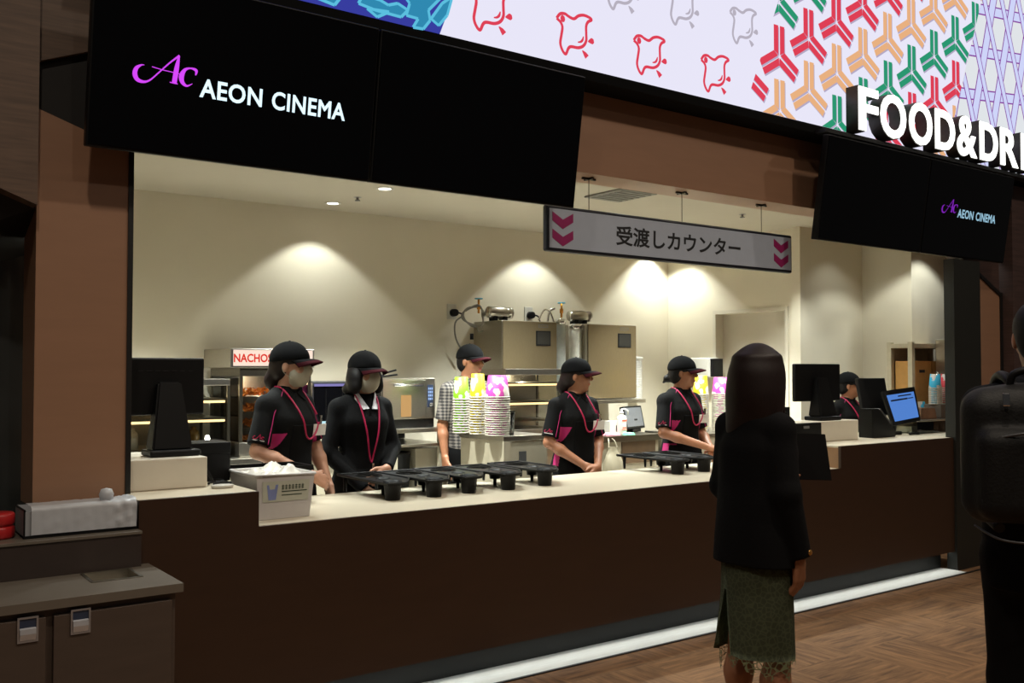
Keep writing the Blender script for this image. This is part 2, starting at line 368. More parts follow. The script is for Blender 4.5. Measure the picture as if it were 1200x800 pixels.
sh = thing('step_shelf', 'dark step shelf behind the sink cabinet carrying the box of bags', 'shelf', (.5, .06, .746))
mb = MB(); mb.box(XSL, 1.052, -.05, .24, .746, .87); mb.build('riser', black_soft if False else mat('riser_laminate', (54, 44, 40), .45), sh)
mb = MB(); mb.box(XSL, 1.054, -.056, .24, .87, .881, .001); mb.build('shelf_board', top_br, sh)

# ================================================================= LED WALL and screens
YL = .02; ZL0 = at(515, 40, 'Y', .02).z; ZL1 = 4.75
led = thing('led_video_wall', 'huge bright video wall above the counter showing slanted panels of traditional patterns', 'screen', (5.2, .2, ZL0))
mb = MB(); mb.box(.9, 9.3, YL, YF+.02, ZL0-.055, ZL1+.05); mb.build('housing', mat('screen_housing_black', (7, 7, 8), .7, spec=.1), led)
def em(name, c, s=1.0):
    m = mat(name, (8, 8, 8), .6, estr=s, ecol=c, spec=.1); return m
LS = 1.0
cBlue = em('screen_blue', (52, 58, 158), LS); cTeal = em('screen_teal', (44, 136, 176), LS); cTeal2 = em('screen_cyan', (90, 190, 222), LS)
cWhite = em('screen_white', (232, 230, 248), LS); cRed = em('screen_red', (222, 62, 84), LS); cGrey = em('screen_grey', (182, 176, 190), LS)
cTan = em('screen_tan', (232, 176, 128), LS); cGreen = em('screen_green', (40, 150, 112), LS); cPurple = em('screen_purple', (136, 66, 160), LS); cLilac = em('screen_lilac', (206, 212, 248), LS)
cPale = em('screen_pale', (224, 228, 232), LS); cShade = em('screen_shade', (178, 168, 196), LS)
def LP(x, y, d=0.0): return at(x, y, 'Y', YL-.002-d)
bL = [(at(530, 0, 'Y', YL), at(515, 40, 'Y', YL)), (at(912, 0, 'Y', YL), at(872, 128, 'Y', YL)), (at(1150, 0, 'Y', YL), at(1120, 128, 'Y', YL))]
def bx(i, z):
    a, b = bL[i]; return b.x+(z-b.z)*(a.x-b.x)/(a.z-b.z)
mb = MB(); eps = YL-.002
ms = [cBlue, cWhite, cPale, cPale, cTeal, cTeal2, cRed, cGrey, cTan, cGreen, cPurple, cLilac, cShade]
edges = [lambda z: 1.0, lambda z: bx(0, z), lambda z: bx(1, z), lambda z: bx(2, z), lambda z: 9.2]
for i, m_ in enumerate((0, 1, 1, 2)):
    mb.poly([(edges[i](ZL0), eps, ZL0), (edges[i+1](ZL0), eps, ZL0), (edges[i+1](ZL1), eps, ZL1), (edges[i](ZL1), eps, ZL1)], m_)
UX, UZ = (1, 0, 0), (0, 0, 1)
def clip(poly, i):
    """keep the part of an (x, z) outline inside panel i of the wall"""
    a0, a1 = edges[i], edges[i+1]
    tests = [lambda p: p[0]-a0(p[1]), lambda p: a1(p[1])-p[0], lambda p: p[1]-ZL0, lambda p: ZL1-p[1]]
    for f in tests:
        out = []
        for k in range(len(poly)):
            p, q_ = poly[k-1], poly[k]; fp, fq = f(p), f(q_)
            if (fp >= 0) != (fq >= 0): t = fp/(fp-fq); out.append((p[0]+(q_[0]-p[0])*t, p[1]+(q_[1]-p[1])*t))
            if fq >= 0: out.append(q_)
        poly = out
        if len(poly) < 3: return None
    return poly
def put(poly, i, y, m_):
    c = clip(poly, i)
    if c: mb.poly([(x, y, z) for x, z in c], m_)
# blue panel: teal stepped patches with light outlines
def inside_blue(x, z): return 1.0 < x < bx(0, z)-.01 and ZL0 < z < ZL1
teal = [[(445, 0), (455, 6), (466, 4), (478, 12), (470, 20), (440, 12), (420, 4), (425, -6)], [(474, -4), (480, 4), (476, 18), (490, 22), (484, 32), (496, 34), (504, 24), (502, 12), (520, -6)], [(505, 22), (514, 30), (524, 18), (530, -4), (518, 4)], [(372, -2), (392, 6), (400, -4)], [(430, 10), (442, 20), (456, 14)]]
for pl in teal:
    P = [at(x, y, 'Y', YL-.003) for x, y in pl]; mb.poly(P, 4)
    pp = [((p.x), (p.z)) for p in P]+[(P[0].x, P[0].z)]
    for a, b in zip(pp[:-1], pp[1:]):
        d = Vector((b[0]-a[0], b[1]-a[1])); n_ = Vector((-d.y, d.x)).normalized()*.007
        mb.poly([(a[0]+n_.x, YL-.004, a[1]+n_.y), (b[0]+n_.x, YL-.004, b[1]+n_.y), (b[0]-n_.x, YL-.004, b[1]-n_.y), (a[0]-n_.x, YL-.004, a[1]-n_.y)], 5)
# white panel: line-drawn plovers
q = lambda x, y: at(640+x*60/800, 15+y*60/800, 'Y', YL)
out_px = [(160, 90), (215, 22), (290, 22), (350, 65), (430, 100), (500, 55), (580, 45), (660, 75), (706, 116), (650, 150), (622, 215), (622, 330), (622, 440), (580, 520), (500, 552), (390, 535), (345, 560), (302, 650), (250, 590), (218, 480), (235, 350), (250, 230), (220, 150)]
bc = q(430, 330); out2 = [(q(*p).x-bc.x, q(*p).z-bc.z) for p in out_px]
wing = [(q(*p).x-bc.x, q(*p).z-bc.z) for p in [(580, 375), (565, 430), (535, 460), (490, 465)]]
feet = [[(q(*p).x-bc.x, q(*p).z-bc.z) for p in f] for f in ([(650, 455), (710, 450), (742, 448)], [(560, 595), (600, 645), (635, 700)])]
eye = (q(255, 98).x-bc.x, q(255, 98).z-bc.z)
def bird(c, m_):
    o = (c.x, YL-.004, c.z)
    stroke(mb, o, UX, UZ, out2, .0085, m_, 5, True); stroke(mb, o, UX, UZ, wing, [.003, .007, .006, .003], m_, 4)
    for f in feet: stroke(mb, o, UX, UZ, f, [.003, .012, .016] if f is feet[1] else [.003, .017, .008], m_, 4)
    mb.poly([(c.x+eye[0]+.017*math.cos(k*PI/4), YL-.004, c.z+eye[1]+.02*math.sin(k*PI/4)) for k in range(8)], m_)
for x, y, m_ in ((573, 10, 6), (672, 39.5, 6), (760, 64, 6), (837, 85.5, 6), (727, -12, 7), (799, 7, 7), (870, 30, 7), (700, -50, 6)):
    bird(at(x, y, 'Y', YL), m_)
# three-armed stars
def star(c, m_, L=.205, w=.052, gap=.014):
    for k in range(3):
        a = PI/2+k*2*PI/3; d = Vector((math.cos(a), math.sin(a)))
        for sgn in (1, -1):
            n_ = Vector((-d.y, d.x))*sgn
            # half an arm: inner edge along the split, outer edge meeting the neighbour's at 60 degrees
            p0 = d*(gap/2/math.tan(rad(60)))+n_*gap/2 if False else d*.008+n_*gap/2
            p1 = d*L+n_*gap/2; p2 = d*(L-.0)+n_*(gap/2+w); p3 = d*((gap/2+w)/math.tan(rad(60)))+n_*(gap/2+w)
            pts = [(c[0]+p.x, YL-.004, c[1]+p.y) for p in (p0, p1, p2, p3)]
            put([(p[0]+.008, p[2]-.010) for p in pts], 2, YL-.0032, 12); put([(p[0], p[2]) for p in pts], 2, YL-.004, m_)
s0 = at(912.6, 66, 'Y', YL); s1 = at(947, 44, 'Y', YL); s2 = at(912.6, 129.3, 'Y', YL); s3 = at(978.6, 23.4, 'Y', YL)
v1 = ((s3.x-s0.x)/2, (s3.z-s0.z)/2); v2 = (0, s2.z-s0.z)
stepv = abs(v2[1]); v1 = (stepv*math.cos(rad(30)), stepv*.5)
rowc = [6, 8, 9]
for i in range(-4, 14):
    for j in range(-12, 5):
        c = (s0.x+v1[0]*i, s0.z+v1[1]*i+v2[1]*j)
        if c[0] < bx(1, c[1])-.1 or c[0] > bx(2, c[1])+.1 or not ZL0-.1 < c[1] < ZL1: continue
        star(c, rowc[j % 3], L=stepv*.565, w=stepv*.128, gap=stepv*.045)
# woven cane lattice
def band(p, ang, half, off=0.0, y=YL-.004, m_=11, ln=4.0):
    d = Vector((math.cos(ang), math.sin(ang))); n_ = Vector((-d.y, d.x)); c = Vector(p)
    a = c-d*ln; b = c+d*ln
    for (lo, hi, mm, yy) in ((-half, half, 10, y), (-half+.011, half-.011, m_, y-.0008)):
        put([(a.x+n_.x*lo, a.y+n_.y*lo), (b.x+n_.x*lo, b.y+n_.y*lo), (b.x+n_.x*hi, b.y+n_.y*hi), (a.x+n_.x*hi, a.y+n_.y*hi)], 3, yy, mm)
L0 = at(1176, 66, 'Y', YL); g = .48
for i in range(-5, 6):
    band((L0.x, L0.z+.345*i), rad(6), .045)
for i in range(-8, 9):
    band((L0.x+g*.62*i, L0.z), rad(72), .05, y=YL-.006)
for i in range(-8, 9):
    band((L0.x+g*.62*i+.15, L0.z), rad(112), .036, y=YL-.008)
mb.build('screen_image', ms, led)

# menu displays (two side by side each), tipped forward at the top
def tv_pair(name, label, xl, zt=None):
    r = thing(name, label, 'display', (xl+1.21, YF-.02, 2.35))
    bot = Vector((0, 0, 2.352)); tilt = math.atan2(.10, .675); Hh = .683; Wd = 1.205
    for k in range(2):
        M = Matrix.Translation((xl+k*1.213, 0, 2.352)) @ Matrix.Rotation(tilt, 4, 'X')
        mb = MB(); mb.box(0, Wd, .004, .05, 0, Hh, .006, 0, M); s_ = mb.build('display_panel', black_plastic, r)
        mb = MB(); mb.box(.008, Wd-.008, -.001, .004, .012, Hh-.008, 0, 0, M); mb.build('screen', black_gloss, s_)
    mb = MB(); mb.box(xl+.3, xl+2.1, .06, .199, 2.62, 2.86); mb.build('wall_bracket', black_matte, r)
    return r, tilt
tvL, tilt = tv_pair('menu_display', 'pair of wide black menu screens at left, left half showing the cinema logo', .845)
tvR, _ = tv_pair('menu_display', 'pair of wide black menu screens under the lit food sign at right', 5.33)
logo_pink = em('logo_magenta', (216, 72, 250), 1.0); logo_white = em('logo_white', (214, 240, 250), 1.3); logo_violet = em('logo_violet', (140, 40, 200), .8); logo_dim = em('logo_pale_blue', (160, 205, 228), .9)
def tv_logo(parent, x0, scale, z0, mp, mw):
    """x0: local x of the swash's left end on the bank; z0 height along the panel of the writing's foot"""
    ux = Vector((1, 0, 0)); uy = Vector((0, -math.sin(tilt), math.cos(tilt)))
    o = Vector((x0, 0, 2.352))+uy*z0+Vector((0, -math.cos(tilt), -math.sin(tilt)))*.004
    mb = MB(); s = scale
    S = lambda pts: [((x-60)*s/1000*.24, (530-y-.125*(x-60)*-1*0)*s/1000*.24) for x, y in pts]
    # de-sheared by the descent of the line in the photograph (about .14)
    T = lambda pts: [((x-60)*s*.00024, (520-(y-.11*(x-60)))*s*.00027) for x, y in pts]
    stroke(mb, o, ux, uy, T([(240, 262), (190, 265), (120, 310), (98, 390), (140, 470), (240, 500), (340, 470), (470, 360), (640, 210), (790, 98)]), [w*s for w in (.001, .003, .007, .009, .008, .005, .003, .0025, .0028, .004)], 0, 6)
    stroke(mb, o, ux, uy, T([(785, 100), (755, 280), (728, 495)]), [w*s for w in (.003, .009, .0095)], 0, 4)
    stroke(mb, o, ux, uy, T([(655, 488), (720, 500), (785, 508)]), .0018*s, 0, 3)
    stroke(mb, o, ux, uy, T([(360, 280), (520, 315), (700, 345), (810, 365)]), .0016*s, 0, 4)
    stroke(mb, o, ux, uy, T([(1070, 370), (1075, 300), (980, 272), (890, 300), (840, 390), (860, 480), (935, 530), (1025, 495)]), [w*s for w in (.002, .006, .003, .006, .010, .008, .004, .001)], 0, 6)
    mb.build('logo_mark', mp, parent)
    for wd, u0, ww in (('AEON', 0, .262), ('CINEMA', .305, .340)):
        me = text_mesh(wd, o+ux*(.262+u0)*s+uy*-.012*s, ux, uy, height=.076*s, width=ww*s, fat=.022, spacing=1.06)
        link_mesh('logo_word', me, mw, parent)
k0 = [c for c in tvL.children if c.name.startswith('display_panel')][0]; k1 = [c for c in tvR.children if c.name.startswith('display_panel')][1]
zt = (at(155, 90, 'Y', -.05).z-2.352)/math.cos(tilt)
tv_logo(k0, at(155, 80, 'Y', -.045).x, 1.0, zt-.02, logo_pink, logo_white)
pr = at(1100, 250, 'Y', -.03)
tv_logo(k1, pr.x, .86, (pr.z-2.352)/math.cos(tilt)-.0, logo_violet, logo_dim)

# FOOD&DRINK channel letters on a rail above the right displays
YT = -.10
fs = thing('channel_letter_sign', 'row of glowing white FOOD&DRINK letters above the right menu screens', 'sign', (6.6, -.05, 3.06))
lit = em('lit_letter_face', (255, 255, 248), 2.2); ret = mat('letter_return', (58, 54, 50), .5)
mb = MB(); mb.box(5.35, 8.6, -.06, .02, 3.055, 3.082); mb.build('rail', black_matte, fs)
xx = at(1005, 120, 'Y', YT).x; zb = 3.102; hh = .305
wid = {'F': .185, 'O': .235, 'D': .225, '&': .235, 'R': .225, 'I': .075, 'N': .215, 'K': .225}
pxs = [1006, 1031.5, 1065, 1095.5, 1121, 1147.5, 1171.5]
pxe = [1029.5, 1062, 1092.5, 1119, 1144.5, 1169, 1192.5]
cx = 0
for i, ch in enumerate('FOOD&DRINK'):
    if i < 7: a = at(pxs[i], 140, 'Y', YT).x; b = at(pxe[i], 140, 'Y', YT).x; cx = b
    else: a = cx+.045; b = a+wid[ch]; cx = b
    th = hh+(.012 if ch in 'O&' else 0); zz = zb-(.006 if ch in 'O&' else 0)
    w_ = b-a
    me = text_mesh(ch, (a, YT+.05, zz), (1, 0, 0), (0, 0, 1), height=th, width=w_, extrude=.045, offset=.022)
    lt = link_mesh('letter', me, ret, fs)
    me = text_mesh(ch, (a+.006, YT-.001, zz+.006), (1, 0, 0), (0, 0, 1), height=th-.012, width=w_-.012, extrude=.004, offset=.022)
    tag(link_mesh('letter_face', me, lit, lt), 'glowing white letter face')

# hanging pick-up counter sign
SY = .30; sx0, sx1, sz0, sz1 = 3.297, 5.438, 2.158, 2.418
hs = thing('hanging_sign', 'long white hanging sign with black lettering and magenta arrows over the counter', 'sign', ((sx0+sx1)/2, SY, sz0))
sg_face = mat('sign_face', (178, 188, 204), .5, var=.02); navy = mat('sign_frame', (24, 28, 38), .4); ink = mat('sign_ink', (24, 26, 30), .6); mag = mat('sign_magenta', (150, 30, 96), .5)
mb = MB(); mb.box(sx0, sx1, SY-.02, SY+.02, sz0, sz1, .012); mb.build('sign_frame', navy, hs)
mb = MB(); mb.box(sx0+.018, sx1-.018, SY-.023, SY-.018, sz0+.02, sz1-.02); fc = mb.build('sign_panel', sg_face, hs)
a = at(722, 294, 'Y', SY-.025); b = at(868, 294, 'Y', SY-.025)
me = text_mesh('受渡しカウンター', (a.x, SY-.0242, 2.228), (1, 0, 0), (0, 0, 1), height=.118, width=b.x-a.x, fat=.022)
tag(link_mesh('lettering', me, ink, fc), 'black pick-up counter lettering')
for xc in (at(656.5, 268, 'Y', SY).x, at(912, 298, 'Y', SY).x):
    for zc in (2.335, 2.238):
        w = .075; mb = MB()
        mb.prism([(xc-w, SY-.025, zc+.045), (xc, SY-.025, zc+.005), (xc+w, SY-.025, zc+.045), (xc+w, SY-.025, zc-.005), (xc, SY-.025, zc-.048), (xc-w, SY-.025, zc-.005)], (0, .002, 0))
        mb.build('arrow', mag, fc)
for xpx, ypx in ((690, 209), (799, 227), (892, 240)):
    wx = at(xpx, ypx, 'Y', SY).x; mb = MB(); mb.cyl((wx, SY, sz1-.002), (wx, SY, ZH-.012), .0022, seg=6)
    mb.box(wx-.05, wx+.05, SY-.006, SY+.006, ZH-.012, ZH-.001); mb.box(wx-.008, wx+.008, SY-.035, SY+.035, ZH-.012, ZH-.001); mb.build('suspension_wire', steel_dark if False else mat('wire_hanger', (60, 56, 48), .4, metal=.6), hs)
# ================================================================= KITCHEN AND COUNTER THINGS
def tray(label):
    """black carry tray: plate with a rim, one deep cup well, a shallow well, two short legs; origin under the deep well"""
    r = thing('carry_tray', label, 'tray', (0, 0, 0), 0, 'black carry trays lined up on the low worktop')
    mb = MB(); zp = .078
    out = [(-.058, -.03), (-.045, -.05), (.0, -.058), (.045, -.05), (.075, -.02), (.15, .10), (.165, .14), (.165, .47), (.15, .49), (-.045, .49), (-.062, .47), (-.066, .2)]
    out = [(p.x, p.y) for p in spline([(x, y, 0) for x, y in out], 3, True)]
    # plate with holes approximated by building it as ring strips round the wells
    t = bmesh.new(); vs = [t.verts.new((x, y, zp)) for x, y in out]
    hole = []
    for (cx, cy, rr, nseg) in ((0, 0, .040, 20), (.055, .20, .036, 16), (.055, .36, .07, 20)):
        hv = [t.verts.new((cx+rr*math.cos(2*PI*k/nseg), cy+rr*math.sin(2*PI*k/nseg), zp)) for k in range(nseg)]; hole.append(hv)
    ed = [t.edges.new((vs[k], vs[(k+1) % len(vs)])) for k in range(len(vs))]
    for hv in hole: ed += [t.edges.new((hv[k], hv[(k+1) % len(hv)])) for k in range(len(hv))]
    bmesh.ops.triangle_fill(t, use_beauty=True, use_dissolve=False, edges=ed)
    g = bmesh.ops.extrude_face_region(t, geom=list(t.faces))
    bmesh.ops.translate(t, verts=[v for v in g['geom'] if isinstance(v, bmesh.types.BMVert)], vec=(0, 0, .008))
    mb._merge(t, 0)
    mb.tube([(x, y, zp+.010) for x, y in out], .006, 6, closed=True)
    mb.lathe([(.071, zp+.009), (.074, zp+.014), (.068, zp+.014)], Matrix.Translation((.055, .36, 0)), 20)
    mb.build('plate', black_plastic, r, local=True)
    mb = MB(); mb.lathe([(0, .002), (.038, .0), (.046, .088), (.049, .090), (.049, .096), (.044, .096), (.036, .006), (0, .006)], seg=28); mb.build('cup_well', black_plastic, r, local=True)
    mb = MB(); mb.lathe([(0, .040), (.030, .038), (.037, .080), (.040, .088), (.036, .088), (.028, .043), (0, .043)], Matrix.Translation((.055, .20, 0)), 20); mb.cyl((.055, .2, 0), (.055, .2, .04), .008, .011, 10); mb.build('shallow_well', black_plastic, r, local=True)
    for lx in (-.045, .145):
        mb = MB(); mb.cyl((lx, .44, 0), (lx, .44, .08), .0075, .012, 10); mb.build('leg', black_plastic, r, local=True)
    return r
tl = ['first black carry tray from the left, nearest the white bag bin', 'second black carry tray from the left on the low worktop', 'middle black carry tray of the row of five', 'fourth black carry tray from the left, before the last of five', 'last of the five black carry trays, nearest the clasped-hands attendant',
      'black carry tray alone in front of the attendant reaching right', 'black carry tray partly hidden behind the long-haired customer']
tp = [(2.40, .40), (2.635, .385), (2.865, .405), (3.12, .40), (3.40, .43), (4.44, .40), (4.69, .41)]
t0 = tray(tl[0])
for i, (x, y) in enumerate(tp):
    if i == 0: t0.location = (x, y, HL+.0005)
    else: dup(t0, (x, y, HL+.0005), random.uniform(-.03, .03), tl[i])
# white bag bin on the low worktop
bb = thing('bag_bin', 'white plastic bin heaped with bags at the left end of the low worktop', 'bin', (1.70, .27, HL))
mb = MB()
def taper_box(mb, c, bx_, by_, tx, ty, z0, z1, m=0, wall=.006):
    P = []
    for z, hx, hy in ((z0, bx_, by_), (z1, tx, ty), (z1, tx-wall, ty-wall), (z0+wall, bx_-wall, by_-wall)):
        P.append([(c[0]-hx, c[1]-hy, z), (c[0]+hx, c[1]-hy, z), (c[0]+hx, c[1]+hy, z), (c[0]-hx, c[1]+hy, z)])
    t = bmesh.new(); R_ = [[t.verts.new(p) for p in ring] for ring in P]
    for a, b in zip(R_[:-1], R_[1:]):
        for k in range(4): t.faces.new([a[k], a[(k+1) % 4], b[(k+1) % 4], b[k]])
    t.faces.new(R_[0][::-1]); t.faces.new(R_[-1])
    mb._merge(t, m)
cb = (1.718, .30)
taper_box(mb, cb, .118, .15, .136, .165, HL+.001, HL+.195)
mb.tube([(cb[0]-.137, cb[1]-.166, HL+.193), (cb[0]+.137, cb[1]-.166, HL+.193), (cb[0]+.137, cb[1]+.166, HL+.193), (cb[0]-.137, cb[1]+.166, HL+.193)], .007, 6, closed=True)
mb.build('bin_body', mat('bin_plastic', (196, 192, 190), .4, var=.03), bb)
fn = lambda u, v: Vector((cb[0]-.119+u*.238-.0*(v), cb[1]-.1525-.0145*v/.19, HL+.003+v))
mb = MB(); mb.poly([fn(.06, .075), fn(.95, .075), fn(.97, .165), fn(.04, .165)], 0)
lab = mb.build('paper_label', mat('label_paper', (186, 188, 172), .6, var=.03), bb)
fo = lambda u, v: fn(u, v)+Vector((0, -.0012, 0))
mb = MB(); mb.poly([fo(.17, .083), fo(.31, .083), fo(.35, .15), fo(.30, .15), fo(.285, .13), fo(.19, .13), fo(.17, .15), fo(.13, .15)], 0); mb.build('cup_pictogram', mat('label_blue', (128, 140, 190), .6), lab)
mb = MB()
for k in range(7):
    u = .42+k*.065
    for j in range(3): mb.poly([fo(u, .128+j*.007), fo(u+.048, .128+j*.007), fo(u+.048, .131+j*.007), fo(u, .131+j*.007)], 0)
    mb.poly([fo(u+.018, .126), fo(u+.028, .126), fo(u+.028, .148), fo(u+.018, .148)], 0)
for v, e in ((.116, .92), (.1, .82)): mb.poly([fo(.42, v), fo(e, v), fo(e, v+.004), fo(.42, v+.004)], 0)
mb.build('label_lettering', mat('label_ink', (40, 58, 40), .6), lab)
# heap of bags in the bin
mb = MB(); t = bmesh.new(); bmesh.ops.create_grid(t, x_segments=26, y_segments=26, size=1)
for v in t.verts:
    u, w = v.co.x, v.co.y; edge = (1-u**4)*(1-w**4)
    v.co = Vector((cb[0]+u*.126, cb[1]+w*.155, HL+.178+edge*(.028+.016*math.sin(5*u+2*w)+.014*math.sin(7*w-3*u)+random.uniform(-.006, .006))))
for f in t.faces: f.smooth = True
mb._merge(t, 0); tag(mb.build('plastic_bags', mat('bag_plastic', (236, 234, 226), .25, var=.03)), 'heap of crumpled white plastic bags filling the white bin', 'bags', kind='stuff')
# flat black tray board behind the bin
mb = MB(); mb.box(1.50, 2.02, .50, .74, HR-.13+.0, HR-.13+.004); mb.b.free(); mb = MB()
zt0 = HL+.155
mb.box(1.62, 2.03, .56, .79, zt0, zt0+.012, .003); mb.box(1.62, 2.03, .557, .565, zt0, zt0+.03); mb.box(1.62, 2.03, .785, .793, zt0, zt0+.03); mb.box(1.618, 1.626, .56, .79, zt0, zt0+.03); mb.box(2.024, 2.032, .56, .79, zt0, zt0+.03)
r = thing('tray_rack', 'flat black rack top behind the white bag bin', 'rack', (1.82, .7, HL))
mb.build('top_shelf', black_plastic, r)
for lx in (1.66, 1.99):
    for ly in (.60, .75):
        mb = MB(); mb.box(lx-.012, lx+.012, ly-.012, ly+.012, HL+.001 if ly < .78 else HL-.0, zt0); 
        if ly < .78: mb.build('leg', black_plastic, r)
        else: mb.b.free()
# white plinth, customer monitor and black box on the raised left worktop
mb = MB(); mb.box(1.03, 1.417, .28, .66, HR+.002, 1.122, .004); tag(mb.build('monitor_plinth', white_lam), 'white laminate plinth under the customer monitor at left', 'plinth')
def monitor(name, label, cx, y, zb, w, z0, z1, sw0, sw1, ztop, face=-1, lean=.10):
    r = thing(name, label, 'monitor', (cx, y, zb))
    mb = MB(); mb.box(cx-w/2, cx+w/2, y+.03, y+.062, z0, z1, .008); b = mb.build('screen_housing', black_plastic, r)
    mb = MB(); mb.box(cx-w/2+.012, cx+w/2-.012, y+.062, y+.0635, z0+.014, z1-.012); mb.build('screen', black_gloss, b)
    mb = MB()
    for k in range(7): mb.box(cx-w*.38+k*w*.11, cx-w*.32+k*w*.11, y+.0275, y+.0305, z1-.06, z1-.055)
    mb.box(cx-.05, cx-.02, y+.027, y+.0305, z0+.012, z0+.022, 0); mb.build('vent_slots', mat('vent_dark', (12, 12, 13), .7), b)
    mb = MB(); t = bmesh.new()
    lo = [(cx-sw0/2, y-.06, zb+.028), (cx+sw0/2, y-.06, zb+.028), (cx+sw0/2, y+.05, zb+.028), (cx-sw0/2, y+.05, zb+.028)]
    hi = [(cx-sw1/2, y-.012, ztop), (cx+sw1/2, y-.012, ztop), (cx+sw1/2, y+.03, ztop), (cx-sw1/2, y+.03, ztop)]
    A = [t.verts.new(p) for p in lo]; B = [t.verts.new(p) for p in hi]
    t.faces.new(A[::-1]); t.faces.new(B)
    for k in range(4): t.faces.new([A[k], A[(k+1) % 4], B[(k+1) % 4], B[k]])
    bmesh.ops.bevel(t, geom=list(t.edges), offset=.008, segments=2, affect='EDGES')
    mb._merge(t, 0); mb.build('stand', black_plastic, r)
    mb = MB(); mb.box(cx-sw0/2-.012, cx+sw0/2+.03, y-.075, y+.075, zb+.001, zb+.03, .008); mb.build('foot', black_plastic, r)
    return r
monitor('customer_monitor', 'black customer monitor seen from behind on the white plinth at left', at(197, 453, 'Y', .44).x, .42, 1.122, .328, 1.30, 1.552, .175, .10, 1.445)
mb = MB(); mb.box(1.425, 1.585, .46, .64, 1.0-.009, 1.168, .004); mb.box(1.35, 1.585, .455, .47, 1.115, 1.168, .003); mb.box(1.42, 1.445, .452, .458, 1.12, 1.135, 0, 1)
tag(mb.build('cash_printer', [black_plastic, grey_plastic]), 'small black printer box beside the white plinth at left', 'printer')
mb = MB(); mb.tube(spline([(1.40, .36, 1.10), (1.43, .33, 1.06), (1.47, .34, 1.0), (1.53, .40, .999), (1.50, .47, 1.0)], 6), .006); mb.tube(spline([(1.45, .30, .998), (1.50, .27, .998), (1.535, .33, .998), (1.47, .38, .998), (1.44, .33, .998)], 6), .005)
tag(mb.build('cable', black_plastic), 'loose black cables lying by the white plinth', 'cable')
mb = MB(); mb.lathe([(0, 0), (.03, 0), (.034, .012), (.028, .014), (.0, .008)], Matrix.Translation((1.455, .20, HR+.0015)) @ Matrix.Diagonal((1.5, 1, 1, 1)), 20); tag(mb.build('tape_roll', white_plastic), 'small white coil on the raised left worktop', 'coil')

# long box of wrapped straws/bags on the step shelf
a = at(28, 632, 'Z', .881); b = at(163, 617.5, 'Z', .881)
xb0, xb1 = .652, 1.048; yb0, yb1 = .005, .19; zb0, zb1 = .882, .985
bx_ = thing('bag_box', 'long open grey box of clear wrapped bags on the dark step shelf', 'box', ((xb0+xb1)/2, .1, zb0))
mb = MB(); w = .004
mb.box(xb0, xb1, yb0, yb0+w, zb0+.008, zb1-.008); mb.box(xb0, xb1, yb1-w, yb1, zb0, zb1); mb.box(xb0, xb0+w, yb0, yb1, zb0+.0, zb1); mb.box(xb1-w, xb1, yb0, yb1, zb0, zb1); mb.box(xb0, xb1, yb0, yb1, zb0, zb0+.008)
mb.build('carton', mat('grey_carton', (150, 152, 156), .55, var=.06), bx_)
mb = MB(); mb.box(xb0-.001, xb0+.005, yb0-.002, yb1, zb1-.004, zb1+.001); mb.box(xb0-.002, xb0+.003, yb0-.002, yb0+.004, zb0, zb1+.001); mb.box(xb0, xb1, yb0-.004, yb0+.01, zb0-.0005, zb0+.01); mb.build('edge_trim', black_plastic, bx_)
mb = MB()
for k in range(9):
    xx0 = xb0+.012+k*.032; hh_ = zb1-.012+random.uniform(-.006, .012)
    mb.box(xx0, xx0+.27 if k < 3 else min(xx0+.12, xb1-.02), yb0+.012+(k % 3)*.05, yb0+.055+(k % 3)*.05, zb0+.01, hh_, .004)
tag(mb.build('wrapped_bags', film), 'wrapped clear bags packed inside the long grey box', 'bags', kind='stuff')
mb = MB(); t = bmesh.new(); bmesh.ops.create_grid(t, x_segments=40, y_segments=14, size=1)
for v in t.verts:
    u, w2 = v.co.x, v.co.y
    s_ = (w2+1)/2       # 0 front foot .. 1 over the top
    if s_ < .6: p = Vector((0, yb0-.006, zb0+.012+(zb1-zb0-.002)*(s_/.6)))
    else: p = Vector((0, yb0-.006+(s_-.6)*.30, zb1+.012))
    amp = .0012+.011*max(0, (u-.35))
    p.x = (xb0+xb1)/2+.01+u*.185
    wob = amp*(math.sin(9*u+4*s_*3)+.6*math.sin(23*u-7*s_)+.5*math.sin(31*s_+5*u))
    if s_ < .6: p.y -= abs(wob)
    else: p.z += abs(wob)*.9
    v.co = p
for f in t.faces: f.smooth = True
mb._merge(t, 0); mb.build('film_wrap', film, bx_)
mb = MB(); mb.lathe([(0, 0), (.022, .004), (.028, .03), (.02, .05), (0, .055)], Matrix.Translation((.945, .045, zb1+.004)), 12); mb.build('film_knot', film, bx_)
for k, z in enumerate((.882, .9295)):
    mb = MB(); t = bmesh.new(); mb.lathe([(0, 0), (.055, 0), (.06, .008), (.06, .038), (.055, .045), (0, .045)], Matrix.Translation((.575, .09, z)), 24)
    tag(mb.build('red_lid_pack', mat('red_pack', (168, 32, 34), .35, var=.15, scale=8)), ['round red pack at the left edge beside the grey box, lower one', 'round red pack at the left edge beside the grey box, on top'][k], 'pack', 'red packs at the left edge of the shelf')

# -------- back bench along the back wall, at left
ZB = .915
bench = thing('back_bench', 'long stainless back bench under the nacho warmer at left', 'bench', (2.2, 2.65, 0))
mb = MB(); mb.box(.9, 3.30, 2.28, 3.0, ZB-.04, ZB, .004); mb.build('bench_top', steel, bench)
mb = MB(); mb.box(.95, 3.28, 2.31, 3.0, 0, ZB-.041); mb.build('bench_body', cab_cream, bench)
